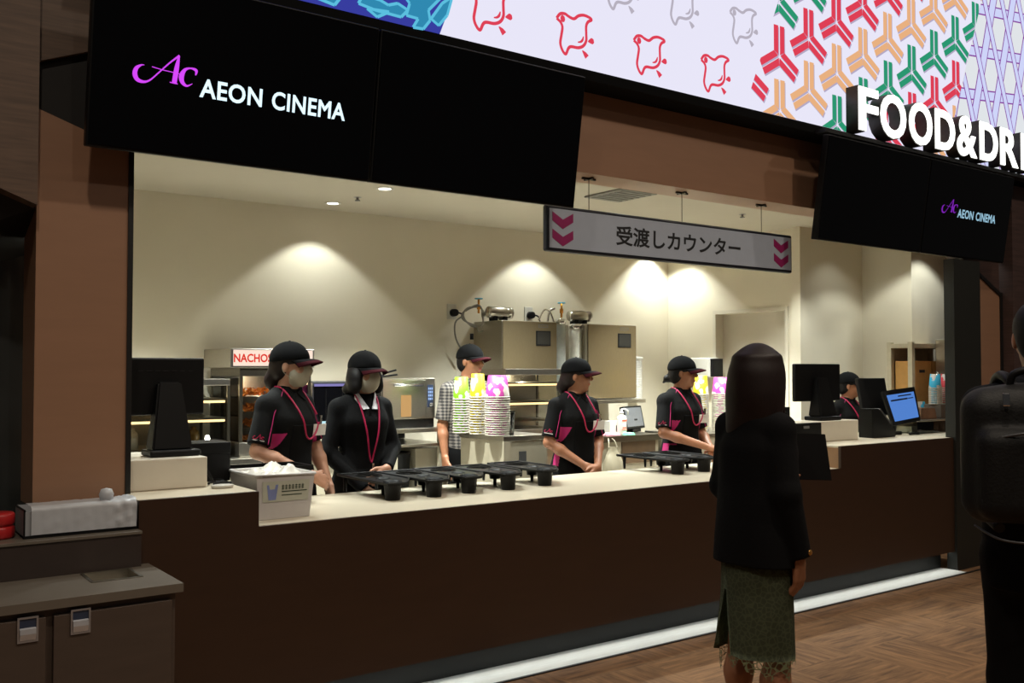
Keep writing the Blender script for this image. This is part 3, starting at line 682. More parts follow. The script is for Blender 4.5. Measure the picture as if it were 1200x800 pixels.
# nacho warmer
NX0, NX1, NY0, NY1 = 2.33, 2.84, 2.35, 2.93
nw = thing('nacho_warmer', 'glass warming cabinet with a glowing red-lettered NACHOS sign on top', 'warmer', ((NX0+NX1)/2, 2.64, ZB))
mb = MB(); mb.box(NX0, NX1, NY0, NY1, ZB+.002, ZB+.10, .004); mb.build('base', steel, nw)
mb = MB(); zg = 1.455
mb.box(NX0, NX1, NY0, NY1, zg, zg+.055, .003); mb.build('top_frame', steel_dark, nw)
for px_, py_ in ((NX0, NY0), (NX1-.022, NY0), (NX0, NY1-.022), (NX1-.022, NY1-.022)):
    mb = MB(); mb.box(px_, px_+.022, py_, py_+.022, ZB+.10, zg); mb.build('corner_post', steel_dark, nw)
mb = MB(); mb.box(NX0+.006, NX0+.009, NY0+.022, NY1-.022, ZB+.1, zg); mb.box(NX0+.022, NX1-.022, NY0+.006, NY0+.009, ZB+.1, zg); mb.build('glass_pane', glass, nw)
mb = MB(); mb.box(NX0+.022, NX1-.022, NY1-.012, NY1-.006, ZB+.1, zg); mb.build('back_plate', steel, nw)
for z in (1.085, 1.19, 1.295, 1.40):
    mb = MB(); mb.box(NX0+.026, NX1-.026, NY0+.03, NY1-.03, z-.085, z-.08); mb.build('shelf', steel, nw)
sb0 = at(270, 420, 'Y', NY0-.01).x
mb = MB(); mb.box(sb0, NX1+.02, NY0-.01, NY1-.06, zg+.058, 1.642, .004); sbx = mb.build('sign_box', steel, nw)
mb = MB(); mb.box(sb0+.02, NX1+.005, NY0-.014, NY0-.010, zg+.07, 1.632); sf = mb.build('sign_panel', em('nacho_sign_glow', (255, 226, 208), 1.0), sbx)
nl = em('nacho_red', (232, 44, 24), .9); NLx = at(274, 420, 'Y', NY0-.016).x
link_mesh('sign_lettering', text_mesh('NACHOS', (NLx, NY0-.0155, 1.549), (1, 0, 0), (0, 0, 1), height=.057, width=.265, offset=.03), nl, sbx)
# nacho chips: heaps on the four shelves
chip = mat('nacho_chip', (226, 134, 44), .6, var=.25, scale=40)
for z in (1.085, 1.19, 1.295, 1.40):
    mb = MB()
    for k in range(90):
        c = Vector((random.uniform(NX0+.04, NX1-.06), random.uniform(NY0+.035, NY0+.20), z-.078+random.uniform(.004, .045))); M = Matrix.Translation(c) @ Euler((random.uniform(-1, 1), random.uniform(-1, 1), random.uniform(0, 6))).to_matrix().to_4x4()
        t = bmesh.new(); vv = [t.verts.new((.026*math.cos(2*PI*j/3), .026*math.sin(2*PI*j/3), 0)) for j in range(3)]; ww = [t.verts.new((v.co.x, v.co.y, .004)) for v in vv]
        t.faces.new(vv[::-1]); t.faces.new(ww)
        for j in range(3): t.faces.new([vv[j], vv[(j+1) % 3], ww[(j+1) % 3], ww[j]])
        mb._merge(t, 0, M)
    tag(mb.build('nacho_chips', chip), 'heap of orange nacho chips on a shelf of the glass warmer', 'nachos', 'nacho chips in the warmer', 'stuff')
# hot display beside it (behind the monitor), with lit shelves
def showcase(name, label, X0, X1, Y0, Y1, Z0, Z1, glow, zs, hood=.045, trays_=True):
    r = thing(name, label, 'showcase', ((X0+X1)/2, (Y0+Y1)/2, Z0))
    mb = MB(); mb.box(X0, X1, Y0, Y1, Z1-hood, Z1, .004); mb.build('hood', steel, r)
    mb = MB(); mb.box(X0, X1, Y0, Y1, Z0+.002, Z0+.07, .004); mb.build('base', steel, r)
    for px_, py_ in ((X0, Y0), (X1-.018, Y0), (X0, Y1-.018), (X1-.018, Y1-.018)):
        mb = MB(); mb.box(px_, px_+.018, py_, py_+.018, Z0+.07, Z1-hood); mb.build('corner_post', steel_dark, r)
    mb = MB(); mb.box(X0+.018, X1-.018, Y0+.003, Y0+.006, Z0+.07, Z1-hood); mb.box(X0+.003, X0+.006, Y0+.018, Y1-.018, Z0+.07, Z1-hood); mb.build('glass_pane', glass, r)
    mb = MB(); mb.box(X0+.02, X1-.02, Y1-.012, Y1-.004, Z0+.07, Z1-hood); mb.build('back_plate', steel, r)
    for k, z in enumerate(zs):
        mb = MB(); mb.box(X0+.02, X1-.02, Y0+.012, Y1-.03, z-.012, z); s_ = mb.build('shelf', steel, r)
        if glow and k < glow:
            mb = MB(); mb.cyl((X0+.03, Y0+.02, z-.020), (X1-.03, Y0+.02, z-.020), .008, seg=8); mb.build('shelf_lamp', em('warm_shelf_lamp', (255, 214, 150), 2.2), s_)
    return r
sc1 = showcase('hot_showcase', 'low glass hot showcase behind the customer monitor at left', 1.45, 2.27, 2.36, 2.92, ZB, 1.44, 2, [1.31, 1.185])
for k in range(5):
    mb = MB(); mb.lathe([(0, 0), (.036, 0), (.038, .09), (.03, .11), (.016, .12), (.016, .135), (0, .136)], Matrix.Translation((1.56+k*.13, 2.52, ZB+.0725)), 14)
    tag(mb.build('sauce_tub', [mat('sauce_brown', (104, 84, 40), .4), white_plastic][k % 2:k % 2+1]), 'squat sauce tub on the floor of the low hot showcase', 'tub', 'sauce tubs in the low hot showcase')
mb = MB(); mb.lathe([(0, 0), (.014, .004), (.018, .02), (.012, .04), (0, .045)], Matrix.Translation(at(243, 512, 'Y', 2.45)-Vector((0, 0, .03))), 14)
glint_ob = tag(mb.build('glint_blob', em('glint_glow', (255, 250, 235), 5)), 'small glowing blob standing in for a bright reflection in the low hot showcase', 'lamp')  # glowing blob stands in for a bright reflection on the glass
# pink popcorn tub behind the first attendant and a dark display case
def cup_mesh(mb, r_rim, r_base, h, m=0, mr=1):
    """paper tub turned upside down: rim ring at the foot"""
    mb.lathe([(r_rim-.004, .0), (r_rim+.003, .001), (r_rim+.004, .006), (r_rim, .009)], seg=26, m=mr)
    mb.lathe([(r_rim, .009), (r_base, h), (r_base-.003, h+.001), (r_base-.004, h-.004), (0, h-.005)], seg=26, m=m)
def pop_mat(name, c):
    m = bpy.data.materials.new(name); m.use_nodes = True; nt = m.node_tree; N = nt.nodes; L = nt.links; b = N['Principled BSDF']; b.inputs['Roughness'].default_value = .5
    tc = N.new('ShaderNodeTexCoord'); v = N.new('ShaderNodeTexNoise'); v.inputs['Scale'].default_value = 16; v.inputs['Detail'].default_value = 1.5
    sp = N.new('ShaderNodeSeparateXYZ'); L.new(tc.outputs['Object'], v.inputs['Vector']); L.new(tc.outputs['Object'], sp.inputs[0])
    # white popcorn shapes thicken towards the rim, plain colour towards the base: a printed pattern
    ma = N.new('ShaderNodeMath'); ma.operation = 'MULTIPLY_ADD'; ma.inputs[1].default_value = -.9; L.new(sp.outputs['Z'], ma.inputs[0]); L.new(v.outputs['Fac'], ma.inputs[2])
    r = N.new('ShaderNodeValToRGB'); r.color_ramp.interpolation = 'CONSTANT'; e = r.color_ramp.elements
    e[0].position = 0; e[0].color = lin(c)+(1,); e[1].position = .44; e[1].color = lin((182, 174, 164))+(1,)
    L.new(ma.outputs[0], r.inputs['Fac']); L.new(r.outputs['Color'], b.inputs['Base Color']); return m
paper = mat('cup_paper', (176, 169, 154), .55, var=.02)
pk, yl, gn, bl = pop_mat('tub_pink_print', (176, 54, 138)), pop_mat('tub_yellow_print', (184, 162, 12)), pop_mat('tub_green_print', (106, 164, 12)), pop_mat('tub_blue_print', (40, 160, 196))
def cup_stack(x, y, z, n, pitch, rr, rb, h, pm, colour, where, group, rz=0):
    mb = MB(); cup_mesh(mb, rr, rb, h); c0 = mb.build('popcorn_tub', [pm, paper], local=True)
    c0.location = (x, y, z); c0.rotation_euler = (0, 0, rz)
    tag(c0, f'upturned {colour} paper popcorn tub nested in the stack {where}', 'popcorn tub', group)
    for k in range(1, n):
        c = c0.copy(); COL.objects.link(c); c.location = (x+random.uniform(-.001, .001), y+random.uniform(-.001, .001), z+k*pitch); c.rotation_euler = (0, 0, rz+random.uniform(-.4, .4) if k < n-1 else rz)
    c['label'] = f'topmost {colour} popcorn tub of the stack {where}'
# white island with the three stacks
IX0 = at(590, 513, 'Y', 1.5).x; IZ = 1.04; IYB = 2.06
isl = thing('service_island', 'white cabinet island with a steel top carrying three stacks of tubs', 'cabinet', (IX0+.18, 1.8, 0))
IX1 = IX0+.40
mb = MB(); mb.box(IX0, IX1, 1.5, IYB, IZ-.035, IZ, .003); mb.build('island_top', steel, isl)
mb = MB(); mb.box(IX0+.01, IX1-.01, 1.51, IYB-.01, .06, IZ-.036); mb.build('island_body', cab_cream, isl)
mb = MB(); mb.box(IX0+.14, IX0+.20, 1.503, 1.51, .86, .93); mb.build('wall_socket', mat('socket_grey', (70, 70, 70), .5), isl)
mb = MB(); mb.box(IX0+.0, IX0+.06, 1.497, 1.512, .06, IZ-.036); mb.build('corner_post', cab_cream, isl)
cy1 = 1.66; p1 = at(583, 510, 'Y', cy1)
xs_ = IX0+.105
def stack_at(px_x, Y, n, pitch, rr, rb, h, pm, colour, where, group):
    P = at(px_x, 500, 'Y', Y); cup_stack(P.x, Y, IZ+.001, n, pitch, rr, rb, h, pm, colour, where, group)
stack_at(583, 1.61, 18, .0155, .086, .066, .155, pk, 'pink', 'at the right on the white island', 'pink tubs on the island')
stack_at(560, 1.80, 15, .0185, .058, .046, .17, yl, 'yellow', 'in the middle on the white island', 'yellow tubs on the island')
stack_at(540.5, 1.98, 14, .0185, .060, .047, .165, gn, 'green', 'at the left on the white island', 'green tubs on the island')
P = at(599, 505, 'Y', 1.53)
mb = MB(); mb.lathe([(0, 0), (.028, 0), (.036, .15), (.039, .152), (.039, .158), (.035, .158), (.026, .004), (0, .004)], Matrix.Translation((P.x+.012, 1.56, IZ+.001)), 20); mb.lathe([(.034, .162), (.039, .164), (.039, .17), (.0355, .17), (.034, .162)], Matrix.Translation((P.x+.012, 1.56, IZ+.001)), 20)
tag(mb.build('clear_cup_sleeve', clear), 'clear plastic cup sleeve standing beside the pink tub stack', 'cup sleeve')
# dark display case and pink tubs behind the first attendant
Pk = at(352, 448, 'Y', 2.2)
ds = thing('drinks_case', 'low dark glass display case with thin blue lights between the two left attendants', 'display case', (at(400, 470, 'Y', 2.55).x, 2.7, ZB))
dx0, dx1 = at(366, 460, 'Y', 2.5).x, at(437, 460, 'Y', 2.5).x; dz1 = at(380, 447, 'Y', 2.5).z
mb = MB(); mb.box(dx0, dx1, 2.5, 2.95, ZB+.002, dz1, .005); mb.build('case_body', mat('case_dark', (44, 44, 46), .35), ds)
mb = MB(); mb.box(dx0+.012, dx1-.012, 2.494, 2.5, ZB+.19, dz1-.02); mb.build('glass_front', black_gloss, ds)
mb = MB(); mb.box(dx0+.012, dx1-.012, 2.488, 2.494, dz1-.034, dz1-.016); mb.build('light_strip', em('violet_strip', (134, 126, 190), .9), ds)
mb = MB(); mb.box(dx0+.05, dx0+.28, 2.488, 2.494, ZB+.19, ZB+.215); mb.build('light_strip', em('cyan_strip', (190, 230, 240), 1.0), ds)
mb = MB(); mb.box(dx0+.005, dx1-.005, 2.492, 2.5, ZB+.02, ZB+.17); mb.build('lower_panel', cab_cream, ds)
for xx_ in (dx0+.10, dx0+.23):
    mb = MB(); mb.box(xx_, xx_+.004, 2.490, 2.494, ZB+.2, dz1-.05); mb.build('mullion', chrome, ds)
cup_stack(at(351, 460, 'Y', 2.42).x, 2.42, ZB+.002, 22, .0155, .075, .06, .15, pk, 'pink', 'behind the first attendant', 'pink tubs behind the first attendant')
# -------- oven on a steel work table
OX0, OX1 = 3.415, 3.885; OY = 2.4; OZ = 1.062
wt = thing('work_table', 'stainless work table with an open under-shelf carrying the oven', 'table', (3.7, 2.7, 0))
wx0, wx1 = at(460, 503, 'Y', 2.34).x, at(523, 500, 'Y', 2.34).x-.02
mb = MB(); mb.box(wx0, wx1, 2.34, 3.0, OZ-.032, OZ, .003); mb.build('table_top', steel, wt)
mb = MB(); mb.box(wx0+.02, wx1, 2.34, 2.98, .925, .945, .002); mb.build('under_shelf', steel, wt)
for (px_, py_) in ((wx0+.02, 2.36), (wx1-.03, 2.36), (wx0+.02, 2.95), (wx1-.03, 2.95)):
    mb = MB(); mb.box(px_, px_+.035, py_, py_+.035, 0, OZ-.033); mb.build('leg', cab_cream, wt)
mb = MB(); mb.box(wx0+.03, wx1-.02, 2.90, 2.94, .95, OZ-.035); mb.build('back_panel', black_matte, wt)
mb = MB(); mb.box(3.74, wx1+.1, 2.45, 2.85, 0, .90, .003); tag(mb.build('under_cabinet', cab_cream), 'plain white cabinet standing under the work table', 'cabinet')
mb = MB(); mb.lathe([(0, 0), (.09, 0), (.115, .86), (.12, .86), (.12, .88), (.105, .88), (.09, .02), (0, .02)], Matrix.Translation((3.60, 2.52, 0)), 20); tag(mb.build('waste_bin', black_plastic), 'tall black bin standing under the work table', 'bin')
ov = thing('oven', 'stainless countertop oven with a narrow warm-lit window', 'oven', (3.65, 2.65, OZ))
mb = MB(); mb.box(OX0+.01, OX1, OY+.02, 2.96, OZ+.001, 1.128, .003); mb.build('plinth', black_matte, ov)
mb = MB(); mb.box(OX0, OX1, OY, 2.98, 1.129, 1.437, .006); mb.build('oven_body', steel, ov)
mb = MB(); mb.box(OX0+.01, OX1-.09, OY-.012, OY, 1.14, 1.425, .004); dv = mb.build('oven_door', steel, ov)
wa, wb = at(470, 470, 'Y', OY-.014), at(482, 470, 'Y', OY-.014)
mb = MB(); mb.box(wa.x, wb.x, OY-.015, OY-.012, 1.148, 1.31); mb.build('window', em('oven_window_glow', (226, 176, 110), .75), dv)
mb = MB(); mb.cyl((OX0+.09, OY-.04, 1.385), (OX1-.13, OY-.04, 1.385), .011, seg=10); mb.box(OX0+.10, OX0+.115, OY-.04, OY-.012, 1.378, 1.392); mb.box(OX1-.155, OX1-.14, OY-.04, OY-.012, 1.378, 1.392); mb.build('door_handle', chrome, dv)
mb = MB(); mb.box(OX1-.072, OX1-.022, OY-.004, OY, 1.215, 1.385); pn = mb.build('control_panel', mat('panel_navy', (38, 46, 66), .4), ov)
mb = MB()
for j in range(4):
    for i in range(3): mb.box(OX1-.066+i*.015, OX1-.056+i*.015, OY-.006, OY-.004, 1.27+j*.026, 1.286+j*.026)
mb.build('button', mat('button_blue', (120, 140, 180), .4), pn)
mb = MB(); mb.cyl((OX1-.047, OY-.022, 1.235), (OX1-.047, OY-.004, 1.235), .014, seg=14); mb.build('dial', chrome, pn)
tg = thing('tongs', 'dark tongs lying on top of the steel oven', 'tongs', (3.6, 2.6, 1.438))
for s_, dz_ in ((-1, 0), (1, .035)):
    mb = MB(); mb.tube(spline([(3.50+.02, 2.6, 1.446), (3.58, 2.6+s_*.01, 1.452+dz_*.7), (3.66, 2.6+s_*.008, 1.462+dz_)], 4), .008, 6); mb.build('arm', black_plastic, tg)

# -------- steel water cabinets on the wall, filters, motors, hoses
def water_cab(label, X0, X1, Y0, Z0, Z1, scr):
    r = thing('water_cabinet', label, 'cabinet', ((X0+X1)/2, 2.8, Z0), 0, 'tall steel cabinets on the back wall')
    mb = MB(); mb.box(X0, X1, Y0, 3.015, Z0, Z1, .004); mb.build('cabinet_body', steel, r)
    mb = MB(); mb.box(X0+.005, X1-.005, Y0-.012, Y0-.001, Z0+.005, Z1-.005, .003); d = mb.build('front_door', steel_panel, r)
    sx0_, sx1_, sz0_, sz1_ = scr
    mb = MB(); mb.box(sx0_, sx1_, Y0-.018, Y0-.012, sz0_, sz1_, .002); s_ = mb.build('touch_panel', black_plastic, d)
    mb = MB(); mb.box(sx0_+.01, sx1_-.01, Y0-.0195, Y0-.018, sz0_+.012, sz1_-.01); mb.build('screen', mat('dim_screen', (34, 32, 28), .4), s_)
    mb = MB(); t_ = .003; a_, b_, c_, e_ = (sx0_+sx1_)/2-.05, (sx0_+sx1_)/2+.05, sz1_+.03, sz1_+.05
    mb.box(a_, b_, Y0-.0135, Y0-.012, c_, c_+t_); mb.box(a_, b_, Y0-.0135, Y0-.012, e_, e_+t_); mb.box(a_, a_+t_, Y0-.0135, Y0-.012, c_, e_); mb.box(b_-t_, b_, Y0-.0135, Y0-.012, c_, e_); mb.build('name_plate', grey_plastic, d)
    return r
YC = 2.6
def scr(x0_, x1_, y0_, y1_):
    a_, b_ = at(x0_, y1_, 'Y', YC), at(x1_, y0_, 'Y', YC); return (a_.x, b_.x, a_.z, b_.z)
c1x = (at(588, 400, 'Y', YC).x, at(652, 400, 'Y', YC).x); c2x = (at(688, 400, 'Y', YC).x, at(745, 400, 'Y', YC).x)
zc1 = at(620, 376, 'Y', YC).z; zc2 = at(715, 380, 'Y', YC).z
water_cab('tall steel wall cabinet with a small dark panel, left of the filter tubes', *c1x, YC, 1.22, zc1, scr(627, 644, 388, 405))
water_cab('tall steel wall cabinet with a small dark panel, above the sanitiser bottle', *c2x, YC, 1.24, zc2, scr(723, 738, 391, 407))
def motor(label, px_, py_, Y, zt_):
    P = at(px_, py_, 'Y', Y); z = zt_+.075
    r = thing('pump_motor', label, 'pump', (P.x, Y, zt_), 0, 'pumps on top of the steel cabinets')
    mb = MB(); mb.lathe([(0, -.11), (.045, -.108), (.05, -.10), (.05, .06), (.044, .07), (.04, .10), (.048, .105), (.048, .13), (0, .132)], Matrix.Translation((P.x, Y, z)) @ Matrix.Rotation(PI/2, 4, 'Y'), 20); mb.build('housing', steel, r)
    for dx in (-.05, .05):
        mb = MB(); mb.box(P.x+dx-.02, P.x+dx+.02, Y-.04, Y+.04, zt_+.001, z-.035, .003); mb.build('foot', black_plastic, r)
    mb = MB(); mb.cyl((P.x-.1, Y-.02, zt_+.03), (P.x-.1, Y-.02, z+.03), .014, seg=10); mb.build('hose_fitting', chrome, r)
motor('steel pump on the left wall cabinet beside the coiled hose', 584, 366, 2.78, zc1)
motor('steel pump on the right wall cabinet behind the filter tubes', 678, 372, 2.78, zc2)
# coil of hose
P = at(556, 370, 'Y', 2.85); hz = thing('hose_coil', 'coil of grey hose hung on the wall left of the steel cabinets', 'hose', (P.x, 2.85, P.z-.1))
mb = MB(); pts = []
for k in range(90):
    a_ = k*2*PI/26; rr = .095+.012*math.sin(k*.7); pts.append((P.x+rr*1.1*math.cos(a_), 2.85+.02*math.sin(k*.5), P.z+rr*math.sin(a_)*.9))
mb.tube(pts, .007, 6); mb.tube(spline([(P.x-.1, 2.86, P.z), (P.x-.16, 2.9, P.z-.06), (P.x-.15, 2.9, P.z-.2), (P.x-.06, 2.9, P.z-.33)], 6), .008, 6); mb.tube(spline([(P.x+.02, 2.85, P.z-.09), (P.x+.06, 2.87, P.z-.13), (P.x+.16, 2.87, P.z-.1)], 6), .007, 6); mb.build('hose', mat('grey_hose', (120, 116, 104), .35), hz)
mb = MB(); mb.cyl((P.x-.02, 2.86, P.z-.15), (P.x-.02, 2.86, P.z-.2), .016, seg=10); mb.build('connector', black_plastic, hz)
def valve(label, px_, py_, Y, zbase):
    P = at(px_, py_, 'Y', Y); r = thing('water_valve', label, 'valve', (P.x, Y, zbase), 0, 'blue-handled brass valves')
    mb = MB(); mb.cyl((P.x, Y, zbase), (P.x, Y, P.z), .010, seg=10); mb.cyl((P.x, Y, P.z-.09), (P.x, Y, P.z-.05), .017, seg=8); mb.build('stem', mat('brass', (190, 130, 50), .3, metal=.9), r)
    mb = MB(); mb.lathe([(.018, -.004), (.034, -.004), (.036, 0), (.034, .006), (.018, .004)], Matrix.Translation((P.x, Y, P.z)), 16, closed=True); mb.cyl((P.x-.03, Y, P.z), (P.x+.03, Y, P.z), .005, seg=6); mb.cyl((P.x, Y, P.z-.006), (P.x, Y, P.z+.007), .01, seg=8); mb.build('handle', mat('valve_blue', (70, 150, 176), .4), r)
valve('blue-handled valve over the coiled hose', 561, 350, 2.86, at(561, 367, 'Y', 2.86).z)
valve('blue-handled valve over the clear filter tubes', 658, 355, 2.72, at(658, 372, 'Y', 2.72).z)
for lab_, px_, w_ in (('clear filter tube between the two steel cabinets, left one', 657, .045), ('pale filter tube between the two steel cabinets, right one', 674, .06)):
    zt_ = at(px_, 373 if px_ < 660 else 379, 'Y', 2.72).z; x_ = at(px_, 400, 'Y', 2.72).x; r = thing('filter_tube', lab_, 'filter', (x_, 2.72, 1.3), 0, 'filter tubes between the steel cabinets')
    mb = MB(); mb.lathe([(0, 1.30), (w_*.8, 1.31), (w_, 1.36), (w_, zt_-.06), (w_*.9, zt_-.04), (0, zt_-.04)], Matrix.Translation((x_, 2.72, 0)), 18); mb.build('canister', mat('filter_white', (206, 204, 192), .25) if px_ > 660 else mat('filter_frost', (190, 192, 184), .15, trans=.5), r)
    mb = MB(); mb.lathe([(w_*.95, zt_-.05), (w_*1.05, zt_-.045), (w_*1.05, zt_-.01), (w_*.5, zt_), (0, zt_)], Matrix.Translation((x_, 2.72, 0)), 18); mb.build('cap', chrome, r)
mb = MB(); P = at(640, 372, 'Y', 2.72); mb.tube(spline([(P.x-.06, 2.75, zc1+.02), (P.x+.0, 2.75, zc1+.11), (P.x+.06, 2.74, zc1+.09), (P.x+.10, 2.73, zc1-.01)], 6), .009, 6); mb.tube(spline([(P.x+.04, 2.75, zc1+.01), (P.x+.06, 2.75, zc1+.10), (P.x+.11, 2.74, zc1+.13)], 6), .011, 6); tag(mb.build('hose', chrome), 'short bright hoses looping over the left steel cabinet to the filters', 'hose')
for lab_, px_, py_ in (('wall outlet with a black plug left of the hose coil', 529, 365), ('wall outlet with a black plug above the left steel cabinet', 619, 368)):
    P = at(px_, py_, 'Y', YB-.004); r = thing('wall_outlet', lab_, 'outlet', (P.x, YB, P.z-.06))
    mb = MB(); mb.box(P.x-.045, P.x+.045, YB-.012, YB-.001, P.z-.065, P.z+.065, .003); mb.build('plate', white_plastic, r)
    mb = MB(); mb.cyl((P.x+.01, YB-.06, P.z-.01), (P.x+.01, YB-.013, P.z-.01), .03, .034, 14); mb.tube(spline([(P.x+.01, YB-.05, P.z-.01), (P.x+.06, YB-.07, P.z-.02), (P.x+.10, YB-.05, P.z-.07)], 5), .007, 6); mb.build('plug', black_plastic, r)
# -------- showcase behind the third attendant
sc2 = showcase('glass_showcase', 'wide glass hot showcase with two glowing shelves behind the clasped-hands attendant', 4.40, 4.99, 2.2, 2.56, .96, 1.507, 2, [1.40, 1.25, 1.10], .05)
bk = thing('showcase_counter', 'stainless counter under the wide glass showcase', 'counter', (4.7, 2.38, 0))
mb = MB(); mb.box(4.3, 5.08, 2.14, 2.58, .915, .955, .003); mb.build('counter_top', steel, bk)
mb = MB(); mb.box(4.33, 5.05, 2.17, 2.56, 0, .914); mb.build('counter_body', steel, bk)
# -------- right of it: steel shelf, POS screen, sanitiser, folded cloths
RX0, RX1 = at(713, 517, 'Y', 2.15).x-.25, at(777, 520, 'Y', 2.15).x+.1; RZ = .94
rc = thing('prep_counter', 'steel prep counter with a brown drawer front behind the sanitiser bottle', 'counter', ((RX0+RX1)/2, 2.5, 0))
mb = MB(); RX1 = at(777, 520, 'Y', 2.15).x; mb.box(RX0, RX1, 2.15, 2.98, RZ-.05, RZ, .003); mb.build('counter_top', steel_dark, rc)
mb = MB(); mb.box(RX0+.04, RX1-.02, 2.19, 2.97, 0, RZ-.051); mb.build('counter_body', cab_cream, rc)
fa, fb = at(729, 530, 'Y', 2.18), at(768, 530, 'Y', 2.18)
mb = MB(); mb.box(fa.x, fb.x, 2.178, 2.19, .70, RZ-.055); mb.build('drawer_front', mat('drawer_brown', (86, 66, 46), .45), rc)
zs_ = at(720, 481, 'Y', 2.5).z
st = thing('steel_shelf', 'narrow steel shelf under the right-hand wall cabinet', 'shelf', (5.7, 2.7, 1.2)); mb = MB(); mb.box(at(700, 480, 'Y', 2.5).x, at(757, 480, 'Y', 2.5).x, 2.5, 3.015, 1.2, 1.232, .003); mb.build('shelf_board', steel, st)
P = at(750, 500, 'Y', 2.4)
ps = thing('till_screen', 'grey-faced till screen in a black frame behind the sanitiser bottle', 'till', (P.x, 2.45, RZ), rad(18))
M = Matrix.Translation((P.x, 2.45, RZ)) @ Matrix.Rotation(rad(18), 4, 'Z') @ Matrix.Rotation(rad(-12), 4, 'X')
mb = MB(); mb.box(-.19, .15, -.02, .02, .03, .235, .006, 0, M); pf = mb.build('frame', black_plastic, ps)
mb = MB(); mb.box(-.17, .128, -.0215, -.02, .05, .22, 0, 0, M); mb.build('screen', mat('dull_screen', (96, 98, 102), .3), pf)
mb = MB(); mb.box(-.08, .08, -.01, .11, .001, .03, .006, 0, Matrix.Translation((P.x, 2.45, RZ)) @ Matrix.Rotation(rad(18), 4, 'Z')); mb.box(-.03, .03, .0, .05, .02, .12, .004, 0, Matrix.Translation((P.x, 2.45, RZ)) @ Matrix.Rotation(rad(18), 4, 'Z')); mb.build('stand', black_plastic, ps)
P = at(730.5, 515, 'Y', 2.22)
hb = thing('sanitiser_bottle', 'white pump bottle with red print on the steel prep counter', 'bottle', (P.x, 2.24, RZ))
MT = Matrix.Translation((P.x, 2.24, RZ+.001)) @ Matrix.Diagonal((1, .75, 1, 1))
mb = MB(); mb.lathe([(0, 0), (.044, 0), (.047, .006), (.047, .14), (.04, .16), (.018, .172), (.016, .18), (0, .18)], MT, 20); mb.build('bottle_body', white_plastic, hb)
mb = MB(); mb.lathe([(0, .178), (.02, .178), (.02, .197), (.008, .2), (.008, .222), (0, .222)], MT, 14); mb.tube([(P.x, 2.24, RZ+.218), (P.x+.03, 2.235, RZ+.222), (P.x+.062, 2.23, RZ+.205), (P.x+.064, 2.23, RZ+.17)], .007, 6); mb.build('pump', white_plastic, hb)
mb = MB()
for k, (z_, w_, h_) in enumerate(((.118, .026, .014), (.058, .02, .01), (.044, .03, .004))): mb.box(P.x-w_, P.x+w_, 2.24-.0365, 2.24-.034, RZ+z_, RZ+z_+h_)
mb.build('printed_label', mat('bottle_red', (214, 92, 70), .5), hb)
for lab_, cx_, cy_, c_, sx_ in (('folded pink cloth on the prep counter left of the pump bottle', 716, 2.24, (232, 150, 164), .085), ('folded green cloth on the prep counter at the foot of the pump bottle', 737, 2.18, (130, 206, 170), .05)):
    P2 = at(cx_, 517, 'Y', cy_); mb = MB()
    for k in range(3): mb.box(P2.x-sx_+k*.006, P2.x+sx_-k*.004, cy_-.03+k*.003, cy_+.05, RZ+.001+k*.007, RZ+.0075+k*.007, .003)
    tag(mb.build('folded_cloth', mat('cloth_%d' % cx_, c_, .9, bump=.2)), lab_, 'cloth')
P2 = at(720, 505, 'Y', 2.45); mb = MB(); mb.box(P2.x-.08, P2.x+.07, 2.42, 2.5, RZ+.001, RZ+.11, .003); mb.box(P2.x-.01, P2.x+.01, 2.418, 2.42, RZ+.02, RZ+.07, 0, 1); mb.box(P2.x+.03, P2.x+.05, 2.418, 2.42, RZ+.02, RZ+.06, 0, 2); tag(mb.build('small_carton', [white_plastic, black_plastic, mat('carton_red', (190, 50, 70), .5)]), 'small white carton with dark figures left of the pump bottle', 'carton')
P2 = at(717, 540, 'Y', 2.1); hbag = thing('hanging_bag', 'pale plastic bag hung at the end of the prep counter', 'bag', (P2.x, 2.09, .58))
bagm = mat('bag_beige', (140, 131, 110), .45, bump=.3, scale=12)
mb = MB(); t = bmesh.new(); rg = []
for r_, z_ in ((.02, .585), (.075, .59), (.098, .64), (.092, .72), (.07, .79), (.045, .83), (.05, .86)):
    rg.append([t.verts.new((P2.x+r_*(1+.10*math.sin(5*a_*PI/16+z_*30)+.05*math.sin(11*a_*PI/16))*math.cos(a_*PI/16), 2.085+r_*.62*(1+.10*math.cos(4*a_*PI/16+z_*22))*math.sin(a_*PI/16), z_)) for a_ in range(32)])
t.faces.new(rg[0][::-1])
for A_, B_ in zip(rg[:-1], rg[1:]):
    for k in range(32): t.faces.new([A_[k], A_[(k+1) % 32], B_[(k+1) % 32], B_[k]]).smooth = True
mb._merge(t, 0); mb.build('bag_body', bagm, hbag)
for e in (-1, 1): mb = MB(); mb.tube(spline([(P2.x+e*.045, 2.085, .85), (P2.x+e*.035, 2.10, .90), (P2.x+e*.02, 2.12, .925)], 5), .006, 6); mb.build('handle', bagm, hbag)
